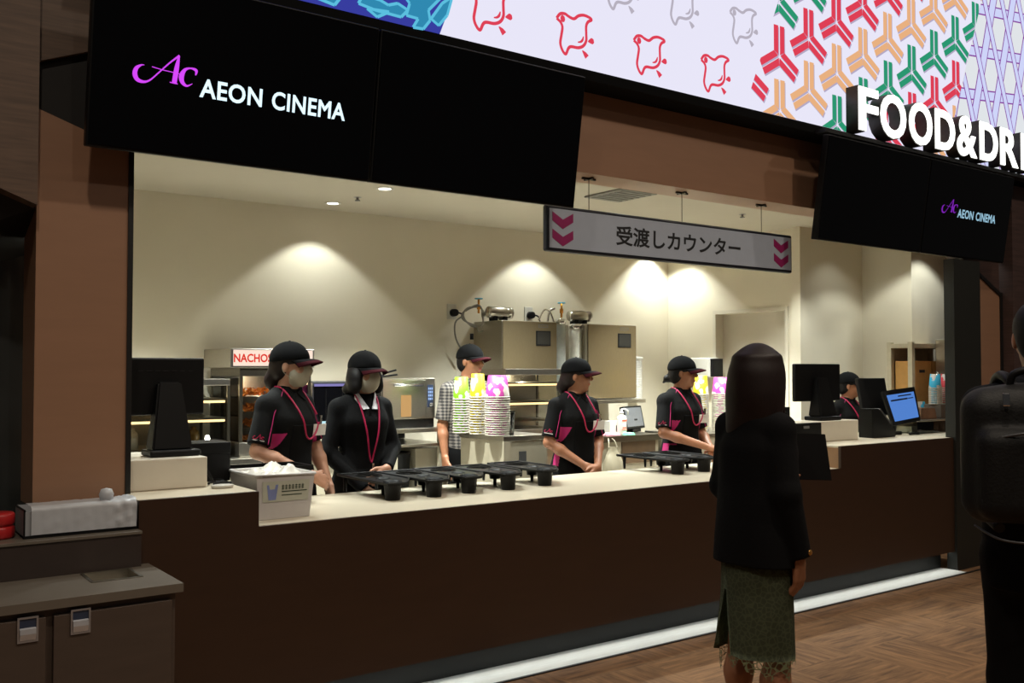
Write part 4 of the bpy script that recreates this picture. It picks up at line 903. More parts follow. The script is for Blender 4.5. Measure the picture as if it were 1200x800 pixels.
# white lid tube on the wall right of the cabinets
P2 = at(748.5, 440, 'Y', 2.9); mb = MB()
zt_ = at(748, 418, 'Y', 2.9).z; zb_ = at(748, 470, 'Y', 2.9).z; pr_ = [(0, zb_), (.05, zb_)]
for k in range(24): z = zb_+(zt_-zb_-.04)*k/24; pr_ += [(.054, z), (.054, z+.008), (.05, z+.009)]
pr_ += [(.062, zt_-.03), (.064, zt_-.02), (.06, zt_), (0, zt_+.003)]
mb.lathe(pr_, Matrix.Translation((P2.x, 2.93, 0)), 18); tag(mb.build('lid_dispenser', white_plastic), 'white tube of stacked lids on the wall right of the steel cabinets', 'dispenser')
mb = MB(); mb.lathe([(0, 0), (.06, 0), (.075, .03), (.07, .05), (0, .055)], Matrix.Translation((RX1-.09, 2.6, RZ+.001)), 18); tag(mb.build('white_bowl', white_plastic), 'upturned white bowl at the right end of the prep counter', 'bowl')
# tubs and towel dispenser behind the fourth attendant
bt = thing('tub_counter', 'white cabinet behind the attendant reaching right, carrying tub stacks', 'cabinet', (at(838, 500, 'Y', 1.9).x, 2.1, 0))
tx = at(833, 500, 'Y', 1.9).x; mb = MB(); mb.box(RX1+.03, 6.95, 1.75, 2.4, 0, .93, .004); mb.build('cabinet_body', cab_cream, bt); mb = MB(); mb.box(RX1+.02, 6.96, 1.74, 2.4, .931, .955, .003); mb.build('cabinet_top', steel, bt)
a_ = at(845, 480, 'Y', 1.9); cup_stack(a_.x, 1.9, .956, 22, .0155, .080, .062, .15, pk, 'pink', 'beside the long-haired customer', 'pink tubs beside the customer')
a_ = at(823, 480, 'Y', 2.0); cup_stack(a_.x, 2.02, .956, 21, .016, .07, .056, .17, yl, 'yellow', 'behind the attendant reaching right', 'yellow tubs behind the fourth attendant')
a_ = at(826, 430, 'X', XS-.08); r = thing('towel_dispenser', 'pale towel dispenser on the wall beside the door', 'dispenser', (XS-.08, a_.y, a_.z-.1)); mb = MB(); mb.box(XS-.15, XS-.002, a_.y-.12, a_.y+.14, a_.z-.10, a_.z+.09, .02, 0, None, 4); mb.build('housing', white_plastic, r); mb = MB(); mb.box(XS-.14, XS-.002, a_.y-.16, a_.y-.121, a_.z-.09, a_.z+.08, .006); mb.build('side_plate', black_plastic, r)

# ================================================================= RIGHT END OF THE COUNTER
P = at(965, 500, 'Y', .32); mb = MB(); mb.box(at(931, 505, 'Y', .30).x, at(1006, 505, 'Y', .30).x, .30, .50, HR+.002, at(960, 494, 'Y', .30).z, .004); tag(mb.build('monitor_plinth', white_lam), 'white plinth under the customer monitor at the right end', 'plinth')
zpl = at(960, 494, 'Y', .30).z
ma_, mb_ = at(932, 426, 'Y', .45), at(985, 469, 'Y', .45)
monitor('customer_monitor', 'black customer monitor seen from behind at the right end of the counter', (ma_.x+mb_.x)/2, .42, zpl, mb_.x-ma_.x, mb_.z, ma_.z, .20, .12, at(968, 442, 'Y', .42).z)
a_ = at(938, 485, 'Y', .42)
rp = thing('receipt_printer', 'black printer with an open sloping top left of the right-hand monitor', 'printer', (a_.x, .46, HR))
px0, px1 = at(921, 490, 'Y', .5).x-.0, at(955, 490, 'Y', .5).x
mb = MB(); mb.prism([(px0-.03, .36, HR+.002), (px0-.03, .66, HR+.002), (px0-.03, .66, HR+.17), (px0-.03, .52, HR+.17), (px0-.03, .36, HR+.10)], (.0+px1-px0-.16, 0, 0)); mb.b.free()
mb = MB(); mb.box(px0, px1, .72, .76, 1.07, 1.22, .005); mb.box(px0, px0+.03, .51, .76, 1.0, 1.20, .005); mb.box(px0, px1, .51, .76, .995, 1.03, .004); mb.build('paper_tray', black_plastic, rp)
# small black reader on the low worktop behind the folder
mb = MB(); mb.box(at(931, 500, 'Y', .26).x, at(960, 500, 'Y', .26).x, .24, .29, HR+.002, at(945, 496, 'Y', .24).z, .004); ca = at(945, 500, 'Y', .238); mb.box(ca.x-.03, ca.x+.03, .236, .24, ca.z-.012, ca.z+.006, 0, 1); tag(mb.build('card_reader', [black_plastic, grey_plastic]), 'flat black reader standing against the right-hand plinth', 'reader')
# staff till (seen from behind) and printer wedge with handset
a_, b_ = at(1010, 443, 'Y', .5), at(1046, 443, 'Y', .5); c_ = at(1030, 478, 'Y', .5)
tl_ = thing('till', 'black till seen from behind with a card handset in a sloping cradle', 'till', (b_.x-.1, .5, HR))
tcx = at(1027, 460, 'Y', .55).x
M = Matrix.Translation((tcx, .55, c_.z-.06)) @ Matrix.Rotation(rad(-16), 4, 'Z') @ Matrix.Rotation(rad(-14), 4, 'X')
mb = MB(); mb.box(-.135, .135, -.015, .02, .0, .30, .006, 0, M); mb.build('screen_housing', black_plastic, tl_)
bx0_, bx1_ = at(1006, 505, 'Y', .42).x, at(1050, 508, 'Y', .30).x
mb = MB(); zt_ = at(1010, 479, 'Y', .35).z
mb.prism([(bx0_, .30, HR+.002), (bx1_, .30, HR+.002), (bx1_-.005, .30, HR+.05), (bx0_+.085, .30, zt_), (bx0_, .30, zt_)], (0, .12, 0), 0, .004); cr = mb.build('cradle', black_plastic, tl_)
M2 = Matrix.Translation(((bx0_+.085+bx1_)/2+.012, .355, (HR+.05+zt_)/2+.018)) @ Matrix.Rotation(math.atan2(zt_-HR-.05, bx1_-bx0_-.09), 4, 'Y')
mb = MB(); mb.box(-.09, .09, -.03, .03, -.012, .016, .008, 0, M2, 3); mb.build('handset', mat('handset_grey', (72, 70, 66), .35), tl_)
mb = MB(); mb.box(tcx-.02, tcx+.02, .56, .62, HR+.002, c_.z, .004); mb.build('stand', black_plastic, tl_)
# blue touchscreen
bs = thing('touchscreen_till', 'black till with a glowing blue touchscreen at the right end', 'till', (at(1058, 500, 'Y', .4).x, .42, HR))
q0, q1, q2, q3 = at(1048, 496, 'Y', .36), at(1078, 490, 'Y', .30), at(1071, 455, 'Y', .38), at(1036, 460, 'Y', .45)
def lerp(a, b, t): return a+(b-a)*t
def bil(u, v): return lerp(lerp(q0, q1, u), lerp(q3, q2, u), v)
nrm = (q1-q0).cross(q3-q0).normalized()
if nrm.y > 0: nrm = -nrm
mb = MB(); mb.prism([bil(-.04, -.06), bil(1.04, -.06), bil(1.04, 1.06), bil(-.04, 1.06)], -nrm*.03, 0, .004); fr = mb.build('frame', black_plastic, bs)
mb = MB(); mb.prism([bil(.05, .05), bil(.96, .05), bil(.96, .90), bil(.05, .90)], nrm*.003, 0)
sN = mb.build('screen', em('till_blue', (84, 134, 214), .9), fr)
mb = MB()
for u0, u1, v0, v1 in ((.12, .70, .68, .73), (.72, .9, .69, .72), (.40, .85, .80, .84)):
    mb.prism([bil(u0, v0)+nrm*.004, bil(u1, v0)+nrm*.004, bil(u1, v1)+nrm*.004, bil(u0, v1)+nrm*.004], nrm*.001)
mb.build('screen_bar', mat('screen_bar_dark', (20, 26, 44), .4), fr)
cN = bil(.4, .3); mb = MB(); mb.box(cN.x-.05, cN.x+.06, .40, .50, HR+.002, HR+.03, .006); mb.tube([(cN.x, .45, HR+.02), (cN.x, .43, cN.z-.02)], .028, 10); mb.tube(spline([(cN.x+.06, .34, HR+.012), (cN.x+.12, .30, HR+.014), (cN.x+.17, .33, HR+.012)], 5), .010, 6); mb.build('stand', black_plastic, bs)
# steel guard with a clear box, lids and blue cups
gx0, gx1 = at(1078, 505, 'Y', .35).x, at(1120, 505, 'Y', .40).x
zg1 = at(1095, 491, 'Y', .40).z
gd = thing('steel_hood', 'low steel cover with a clear front at the far right of the counter', 'cover', ((gx0+gx1)/2, .5, HR)); mb = MB(); mb.box(gx0, gx1, .36, .72, zg1-.012, zg1, .003); mb.build('lid', steel, gd); mb = MB(); mb.box(gx0, gx0+.006, .37, .71, HR+.002, zg1-.012); mb.box(gx0+.006, gx1, .37, .376, HR+.002, zg1-.012); mb.build('side_panel', glass, gd); mb = MB(); mb.box(gx0+.05, gx1-.02, .45, .68, HR+.002, zg1-.05, .004); mb.build('inner_tray', steel, gd)
a_ = at(1080, 480, 'Y', .45); mb = MB(); mb.prism([(a_.x-.06, .42, zg1+.001), (a_.x+.18, .42, zg1+.001), (a_.x+.15, .42, zg1+.09), (a_.x-.05, .42, zg1+.09)], (0, .2, 0), 0, .006); tag(mb.build('lid_carton', mat('foil_brown', (150, 120, 100), .25, metal=.6, var=.2, scale=8)), 'shiny brown tray of lids on the steel cover at far right', 'tray')
a_ = at(1104, 480, 'Y', .42); mb = MB(); mb.box(a_.x-.05, a_.x+.055, .40, .55, zg1+.001, zg1+.115, .004); tag(mb.build('dark_canister', mat('smoked_box', (84, 76, 68), .3)), 'square smoked box under the blue cups at far right', 'box')
def small_stack(px_, py_, Y, n, label, group, m_, z):
    P = at(px_, py_, 'Y', Y); mb = MB(); cup_mesh(mb, .05, .038, .12); c0 = mb.build('paper_cup', [m_, paper], local=True)
    tag(c0, label, 'paper cup', group); c0.location = (P.x, Y, z)
    for k in range(1, n):
        c = c0.copy(); COL.objects.link(c); c.location = (P.x, Y, z+k*.016)
    c['label'] = label.replace('nested in', 'topmost of')
a_ = at(1104, 460, 'Y', .47); small_stack(1096, 460, .47, 9, 'upturned blue paper cup nested in the stack on the smoked box', 'blue cups at far right', bl, zg1+.116)
small_stack(1109, 460, .47, 9, 'upturned red paper cup nested in the stack beside the pillar', 'red cups at far right', pop_mat('tub_red_print', (206, 60, 70)), zg1+.116)
a_ = at(1082, 470, 'Y', .62); mb = MB(); cup_mesh(mb, .045, .036, .13); tag(mb.build('paper_cup', [bl, paper], local=True), 'single blue paper cup behind the shiny lid tray', 'paper cup').location = (a_.x+.02, .66, zg1+.001)
# shelf unit behind with boxes
SD = .24; sx_ = at(1069, 430, 'Y', Y4-SD).x; szt = at(1090, 401, 'Y', Y4-SD).z
su = thing('shelf_unit', 'tall beige metal shelf unit in the far right corner', 'shelf unit', (sx_+.3, Y4-.1, 0)); bei = mat('beige_metal', (190, 178, 150), .5)
for px_ in (sx_, sx_+.62):
    for py_ in (Y4-SD, Y4-.045):
        mb = MB(); mb.box(px_, px_+.04, py_, py_+.04, 0, szt); mb.build('upright', bei, su)
for z_ in (szt-.05, szt-.62, szt-1.15): mb = MB(); mb.box(sx_+.001, sx_+.66, Y4-SD+.001, Y4-.006, z_, z_+.035); mb.build('shelf_board', bei, su)
mb = MB(); mb.box(sx_+.04, sx_+.66, Y4-.012, Y4-.006, .3, szt-.05); mb.build('back_sheet', bei, su)
kr = mat('kraft_card', (190, 140, 74), .7)
for k in range(2):
    mb = MB(); mb.box(sx_+.05+k*.3, sx_+.33+k*.3, Y4-SD+.02, Y4-.05, szt-.584, szt-.16, .004); mb.box(sx_+.14+k*.3, sx_+.22+k*.3, Y4-SD+.017, Y4-SD+.02, szt-.26, szt-.235, 0, 1); tag(mb.build('cardboard_box', [kr, black_soft]), ['brown cardboard box on the shelf unit, left one', 'brown cardboard box on the shelf unit, beside the pillar'][k], 'box', 'cardboard boxes on the shelf unit')
mb = MB(); mb.box(sx_+.05, sx_+.3, Y4-SD+.02, Y4-.06, szt-1.114, szt-.98, .004); tag(mb.build('cardboard_box', kr), 'low brown cardboard box on the lower shelf of the unit', 'box')
# drink dispenser head by the pillar with red and blue lamps
a_ = at(1109, 430, 'Y', .55)
dd = thing('drink_dispenser', 'steel drink dispenser with a red lamp and black taps beside the pillar', 'dispenser', (a_.x, .6, zg1)); 
mb = MB(); mb.box(a_.x-.03, a_.x+.12, .50, .63, zg1+.001, at(1108, 398, 'Y', .62).z, .006); mb.build('column', steel, dd)
mb = MB(); c_ = at(1111, 428, 'Y', .58); mb.lathe([(0, 0), (.03, .002), (.034, .01), (0, .03)], Matrix.Translation((c_.x, .495, c_.z)) @ Matrix.Rotation(PI/2, 4, 'X'), 14); mb.build('lamp', em('red_lamp', (240, 70, 60), 2), dd)
for k in range(2):
    c_ = at(1100+k*9, 445, 'Y', .55); mb = MB(); mb.tube(spline([(c_.x+.04, .62, c_.z+.06), (c_.x, .56, c_.z+.04), (c_.x-.03, .54, c_.z-.03)], 5), [.02]*10+[.02], 8); mb.build('tap', [chrome, black_plastic][k], dd)
# ceiling fittings
def downlight(px_, py_, label, X=None, Y=None):
    P = at(px_, py_, 'Z', ZC) if X is None else Vector((X, Y, ZC))
    r = thing('downlight', label, 'light', (P.x, P.y, ZC-.012), 0, 'recessed ceiling downlights')
    mb = MB(); mb.lathe([(.042, -.001), (.06, -.006), (.062, -.001)], Matrix.Translation((P.x, P.y, ZC)), 24); mb.build('trim_ring', white_plastic, r)
    mb = MB(); mb.lathe([(0, -.003), (.042, -.003)], Matrix.Translation((P.x, P.y, ZC)), 24); mb.build('lens', em('downlight_lens', (255, 250, 236), 6), r)
    return P
DL = [downlight(390, 238, 'recessed downlight in the kitchen ceiling nearer the back wall'), downlight(451, 221, 'recessed downlight in the kitchen ceiling tucked under the left screens')]
mb = MB(); Pa = [at(x, y, 'Z', ZC) for x, y in ((684.5, 229.5), (724, 235), (762, 228))]
ac = thing('air_vent', 'square grey ceiling cassette above the hanging sign', 'vent', (Pa[1].x, Pa[1].y, ZC-.02))
e1 = Pa[1].x-Pa[0].x; yv0 = (Pa[1].y+Pa[0].y)/2; x0_, x1_ = (Pa[0].x), (Pa[1].x+Pa[2].x)/2; yd = .62
mb.box(x0_, x1_, yv0-.40, yv0, ZC-.014, ZC-.001, .004); mb.build('grille', mat('vent_grey', (128, 126, 118), .6), ac)
mb = MB()
for k in range(6): mb.box(x0_+.03, x1_-.03, yv0-.37+k*.06, yv0-.35+k*.06, ZC-.018, ZC-.013)
mb.build('slat', mat('vent_slat', (120, 118, 110), .6), ac)
for lab_, px_, py_ in (('small dark sprinkler on the kitchen ceiling left of the sign', 419, 231), ('small dark sprinkler on the kitchen ceiling right of the sign wires', 870, 251)):
    P = at(px_, py_, 'Z', ZC); mb = MB(); mb.lathe([(0, -.03), (.02, -.028), (.02, -.022), (.008, -.02), (.01, -.002), (.03, -.001)], Matrix.Translation((P.x, P.y, ZC)), 12); tag(mb.build('sprinkler', grey_plastic), lab_, 'sprinkler')
# ================================================================= PEOPLE: signed-distance bodies turned into one smooth surface
class Sdf:
    def __init__(s): s.p = []
    def add(s, fn, lo, hi, k=.02, op='u', M=None):
        """M: 4x4 placing the primitive's own frame"""
        lo = np.array(lo, float); hi = np.array(hi, float); inv = None
        if M is not None:
            M = np.array(M); cs = np.array([[x, y, z, 1] for x in (lo[0], hi[0]) for y in (lo[1], hi[1]) for z in (lo[2], hi[2])]) @ M.T
            lo, hi = cs[:, :3].min(0), cs[:, :3].max(0); inv = np.linalg.inv(M)
        s.p.append((fn, lo, hi, k, op, inv)); return s
    def cone(s, a, b, ra, rb, k=.02, flat=False, M=None, op='u'):
        a = np.array(a, float); b = np.array(b, float); ab = b-a; L2 = ab@ab; L = math.sqrt(L2)
        def fn(x, y, z):
            px, py, pz = x-a[0], y-a[1], z-a[2]; t = (px*ab[0]+py*ab[1]+pz*ab[2])/L2; tc = np.clip(t, 0, 1)
            d = np.sqrt((px-tc*ab[0])**2+(py-tc*ab[1])**2+(pz-tc*ab[2])**2)-(ra+(rb-ra)*tc)
            if flat: d = np.maximum(d, (t-1)*L)
            return d
        r = max(ra, rb); return s.add(fn, np.minimum(a, b)-r, np.maximum(a, b)+r, k, op, M)
    def ell(s, c, r, k=.02, M=None, op='u'):
        c = np.array(c, float); r = np.array(r, float); m = r.min()
        def fn(x, y, z):
            q = np.sqrt(((x-c[0])/r[0])**2+((y-c[1])/r[1])**2+((z-c[2])/r[2])**2); return (q-1)*m*(.6+.4*np.minimum(q, 1.5))
        return s.add(fn, c-r, c+r, k, op, M)
    def loft(s, rows, k=.02, p=2.3, M=None, op='u', grow=0.0):
        """rows: (z, cx, cy, rx, ry) from low to high"""
        R_ = np.array(rows, float); zs = np.linspace(R_[0, 0], R_[-1, 0], 60); cols = [smooth_interp(zs, R_[:, 0], R_[:, i]) for i in range(1, 5)]
        z0, z1 = zs[0], zs[-1]
        def fn(x, y, z):
            cx, cy, rx, ry = [np.interp(z, zs, c) for c in cols]; rx = rx+grow; ry = ry+grow
            q = (np.abs((x-cx)/rx)**p+np.abs((y-cy)/ry)**p)**(1/p); d = (q-1)*np.minimum(rx, ry)
            return np.maximum(np.maximum(d, z0-z), z-z1)
        m = R_[:, 3:].max()+grow; return s.add(fn, (R_[:, 1].min()-m, R_[:, 2].min()-m, z0), (R_[:, 1].max()+m, R_[:, 2].max()+m, z1), k, op, M)
    def half(s, p, n, lo=None, hi=None, M=None):
        """keep only the side the normal points away from"""
        p = np.array(p, float); n = np.array(n, float); n = n/np.linalg.norm(n)
        return s.add(lambda x, y, z: (x-p[0])*n[0]+(y-p[1])*n[1]+(z-p[2])*n[2], (-9, -9, -9), (9, 9, 9), .0, 'i', M)
    def grid(s, h):
        us = [q for q in s.p if q[4] == 'u']; lo = np.min([q[1] for q in us], 0)-3*h; hi = np.max([q[2] for q in us], 0)+3*h
        n = np.ceil((hi-lo)/h).astype(int)+1; D = np.full(n, .2, np.float32)
        for fn, a, b, k, op, inv in s.p:
            pad = max(k, 0)+3*h
            i0 = np.maximum(0, np.floor((a-pad-lo)/h).astype(int)); i1 = np.minimum(n, np.ceil((b+pad-lo)/h).astype(int)+1)
            if (i1 <= i0).any(): continue
            x, y, z = np.meshgrid(*[lo[c]+h*np.arange(i0[c], i1[c]) for c in range(3)], indexing='ij', sparse=inv is None)
            if inv is not None: x, y, z = [inv[r, 0]*x+inv[r, 1]*y+inv[r, 2]*z+inv[r, 3] for r in range(3)]
            d = fn(x, y, z); sl = tuple(slice(i0[c], i1[c]) for c in range(3)); A = D[sl]
            if op == 'u':
                if k > 0:
                    e = np.maximum(k-np.abs(A-d), 0)/k; D[sl] = np.minimum(A, d)-e*e*k*.25
                else: D[sl] = np.minimum(A, d)
            elif op == 's':
                d = -d
                if k > 0: e = np.maximum(k-np.abs(A-d), 0)/k; D[sl] = np.maximum(A, d)+e*e*k*.25
                else: D[sl] = np.maximum(A, d)
            else: D[sl] = np.maximum(A, d)
        return D, lo
    def mesh(s, name, h=.006, smooth=2, matfn=None):
        D, lo = s.grid(h); sg = D < 0; n = np.array(D.shape)
        c8 = [(i, j, k) for i in (0, 1) for j in (0, 1) for k in (0, 1)]
        cnt = sum(sg[i:n[0]-1+i, j:n[1]-1+j, k:n[2]-1+k].astype(np.int8) for i, j, k in c8)
        act = (cnt > 0) & (cnt < 8); I = np.argwhere(act); idx = np.full(act.shape, -1, np.int64); idx[act] = np.arange(len(I))
        val = {c: D[I[:, 0]+c[0], I[:, 1]+c[1], I[:, 2]+c[2]] for c in c8}
        acc = np.zeros((len(I), 3)); w = np.zeros(len(I))
        for a in c8:
            for ax in range(3):
                if a[ax]: continue
                b = list(a); b[ax] = 1; b = tuple(b); va, vb = val[a], val[b]; m = (va < 0) != (vb < 0)
                t = np.zeros(len(I)); t[m] = va[m]/(va[m]-vb[m]); P = np.zeros((len(I), 3)); P[:] = a; P[:, ax] += t
                acc[m] += P[m]; w[m] += 1
        V = lo+h*(I+acc/w[:, None]); Q = []
        for ax in range(3):
            u, v = [(1, 2), (2, 0), (0, 1)][ax]
            s0 = [slice(None)]*3; s1 = [slice(None)]*3; s0[ax] = slice(0, -1); s1[ax] = slice(1, None)
            e = np.argwhere(sg[tuple(s0)] != sg[tuple(s1)]); e = e[(e[:, u] > 0) & (e[:, v] > 0) & (e[:, u] < n[u]-1) & (e[:, v] < n[v]-1)]
            if not len(e): continue
            def at_(du, dv):
                q = e.copy(); q[:, u] += du; q[:, v] += dv; return idx[q[:, 0], q[:, 1], q[:, 2]]
            q4 = np.stack([at_(-1, -1), at_(0, -1), at_(0, 0), at_(-1, 0)], 1)
            ins = sg[e[:, 0], e[:, 1], e[:, 2]]; q4[~ins] = q4[~ins][:, ::-1]; Q.append(q4)
        Q = np.concatenate(Q); Q = Q[(Q >= 0).all(1)]
        for _ in range(smooth):
            S = np.zeros_like(V); c = np.zeros(len(V))
            for k in range(4):
                a, b = Q[:, k], Q[:, (k+1) % 4]; np.add.at(S, a, V[b]); np.add.at(S, b, V[a]); np.add.at(c, a, 1); np.add.at(c, b, 1)
            V = .5*V+.5*S/np.maximum(c, 1)[:, None]
        me = bpy.data.meshes.new(name); me.vertices.add(len(V)); me.vertices.foreach_set('co', V.astype(np.float32).ravel())
        me.loops.add(len(Q)*4); me.loops.foreach_set('vertex_index', Q.astype(np.int32).ravel()); me.polygons.add(len(Q))
        me.polygons.foreach_set('loop_start', np.arange(0, len(Q)*4, 4, dtype=np.int32)); me.polygons.foreach_set('use_smooth', np.ones(len(Q), bool))
        if matfn is not None:
            C = V[Q].mean(1); me.polygons.foreach_set('material_index', matfn(C).astype(np.int32))
        me.update(calc_edges=True); return me
def smooth_interp(x, xs, ys):
    """monotone cubic through the rows"""
    xs = np.asarray(xs); ys = np.asarray(ys); d = np.diff(ys)/np.diff(xs); m = np.zeros(len(xs)); m[0], m[-1] = d[0], d[-1]
    for i in range(1, len(xs)-1): m[i] = 0 if d[i-1]*d[i] <= 0 else 2*d[i-1]*d[i]/(d[i-1]+d[i])
    i = np.clip(np.searchsorted(xs, x)-1, 0, len(xs)-2); hh = xs[i+1]-xs[i]; t = (x-xs[i])/hh
    return (2*t**3-3*t**2+1)*ys[i]+(t**3-2*t**2+t)*hh*m[i]+(-2*t**3+3*t**2)*ys[i+1]+(t**3-t**2)*hh*m[i+1]

TORSO_F = [(.76, 0, -.01, .165, .115), (.86, 0, -.01, .165, .117), (.97, 0, 0, .142, .098), (1.05, 0, .005, .128, .09), (1.14, 0, .01, .138, .10), (1.21, 0, .015, .148, .106), (1.28, 0, 0, .138, .090), (1.335, 0, -.01, .098, .070), (1.375, 0, -.012, .062, .055)]
TORSO_M = [(.76, 0, -.005, .160, .115), (.86, 0, -.005, .160, .115), (.97, 0, 0, .152, .108), (1.05, 0, 0, .155, .105), (1.14, 0, .005, .168, .110), (1.21, 0, .005, .178, .112), (1.28, 0, -.005, .178, .098), (1.335, 0, -.012, .13, .075), (1.375, 0, -.012, .066, .058)]
SH = (.152, -.012, 1.290)
def unit(v): v = np.array(v, float); return v/np.linalg.norm(v)
def add_hand(S, w, d, n, th, sc=1.0, curl=.5):
    """wrist w, finger direction d, palm-facing normal n, thumb-side vector th"""
    w = np.array(w, float); d = unit(d); n = unit(np.array(n)-d*np.dot(n, d)); s = np.cross(d, n); s = s if np.dot(s, th) > 0 else -s
    offs = (.028, .0095, -.0095, -.027); ln = (.066, .074, .070, .054)
    for o, L in zip(offs, ln):
        kn = w+(d*.082+s*o)*sc
        S.cone(w+s*o*.55*sc, kn, .0155*sc, .0115*sc, .014)
        p = kn; ang = 0.0
        for f, r0, r1 in ((.45, .0098, .0088), (.32, .0088, .0078), (.25, .0078, .0068)):
            ang += curl*(.9 if f > .4 else 1.0); dr = d*math.cos(ang)+n*math.sin(ang)+s*o*1.2; q = p+unit(dr)*L*f*sc
            S.cone(p, q, r0*sc, r1*sc, .003); p = q
    b = w+(d*.022+s*.022)*sc; q = b+(d*.040+s*.028+n*.012)*sc; r = q+(d*.030+s*.004+n*.014)*sc
    S.cone(b, q, .0135*sc, .0105*sc, .010); S.cone(q, r, .0105*sc, .0085*sc, .004)

skin_l = mat('skin_light', (184, 136, 110), .5, var=.04, scale=30); skin_m = mat('skin_warm', (158, 106, 76), .5, var=.05, scale=30)
lip = mat('lips', (176, 96, 88), .45); hair_b = mat('hair_black', (16, 12, 11), .6, spec=.25, var=.4, scale=60, stretch=(6, 6, .6)); hair_br = mat('hair_dark_brown', (28, 16, 14), .5, spec=.3, var=.35, scale=60, stretch=(6, 6, .6))
cloth_black = mat('black_polo', (8, 8, 8), .9, var=.15, scale=60, bump=.15, spec=.2); cloth_mag = mat('magenta_cloth', (172, 24, 98), .7, var=.06)
cap_black = mat('cap_black', (8, 8, 9), .9, spec=.15, var=.1, scale=80); cap_maroon = mat('cap_maroon', (58, 11, 20), .85, spec=.15); mask_c = mat('mask_cloth', (176, 168, 148), .75, var=.02)
knit_black = mat('black_knit', (9, 9, 10), .9, spec=.15, var=.15, scale=120, bump=.2); collar_w = mat('shirt_collar', (206, 206, 210), .6); lany = mat('lanyard_magenta', (170, 18, 70), .5); badge_w = mat('badge_white', (228, 224, 218), .4)
blazer = mat('black_jacket', (9, 9, 11), .85, spec=.15, var=.12, scale=90, bump=.1); trous = mat('black_trousers', (10, 10, 11), .85, spec=.15, var=.12)
def plaid():
    m = bpy.data.materials.new('plaid_shirt'); m.use_nodes = True; nt = m.node_tree; N = nt.nodes; L = nt.links; b = N['Principled BSDF']; b.inputs['Roughness'].default_value = .8
    tc = N.new('ShaderNodeTexCoord'); fs = []
    for ax in ('X', 'Z'):
        w = N.new('ShaderNodeTexWave'); w.bands_direction = ax; w.inputs['Scale'].default_value = 13; L.new(tc.outputs['Object'], w.inputs['Vector']); fs.append(w)
    x = N.new('ShaderNodeMath'); x.operation = 'ADD'; L.new(fs[0].outputs['Fac'], x.inputs[0]); L.new(fs[1].outputs['Fac'], x.inputs[1])
    r = N.new('ShaderNodeValToRGB'); e = r.color_ramp.elements; e[0].position = .3; e[0].color = lin((38, 35, 35))+(1,); e[1].position = 1.0; e[1].color = lin((120, 113, 106))+(1,)
    hm = N.new('ShaderNodeMath'); hm.operation = 'MULTIPLY'; hm.inputs[1].default_value = .6; L.new(x.outputs[0], hm.inputs[0]); L.new(hm.outputs[0], r.inputs['Fac']); L.new(r.outputs['Color'], b.inputs['Base Color']); return m

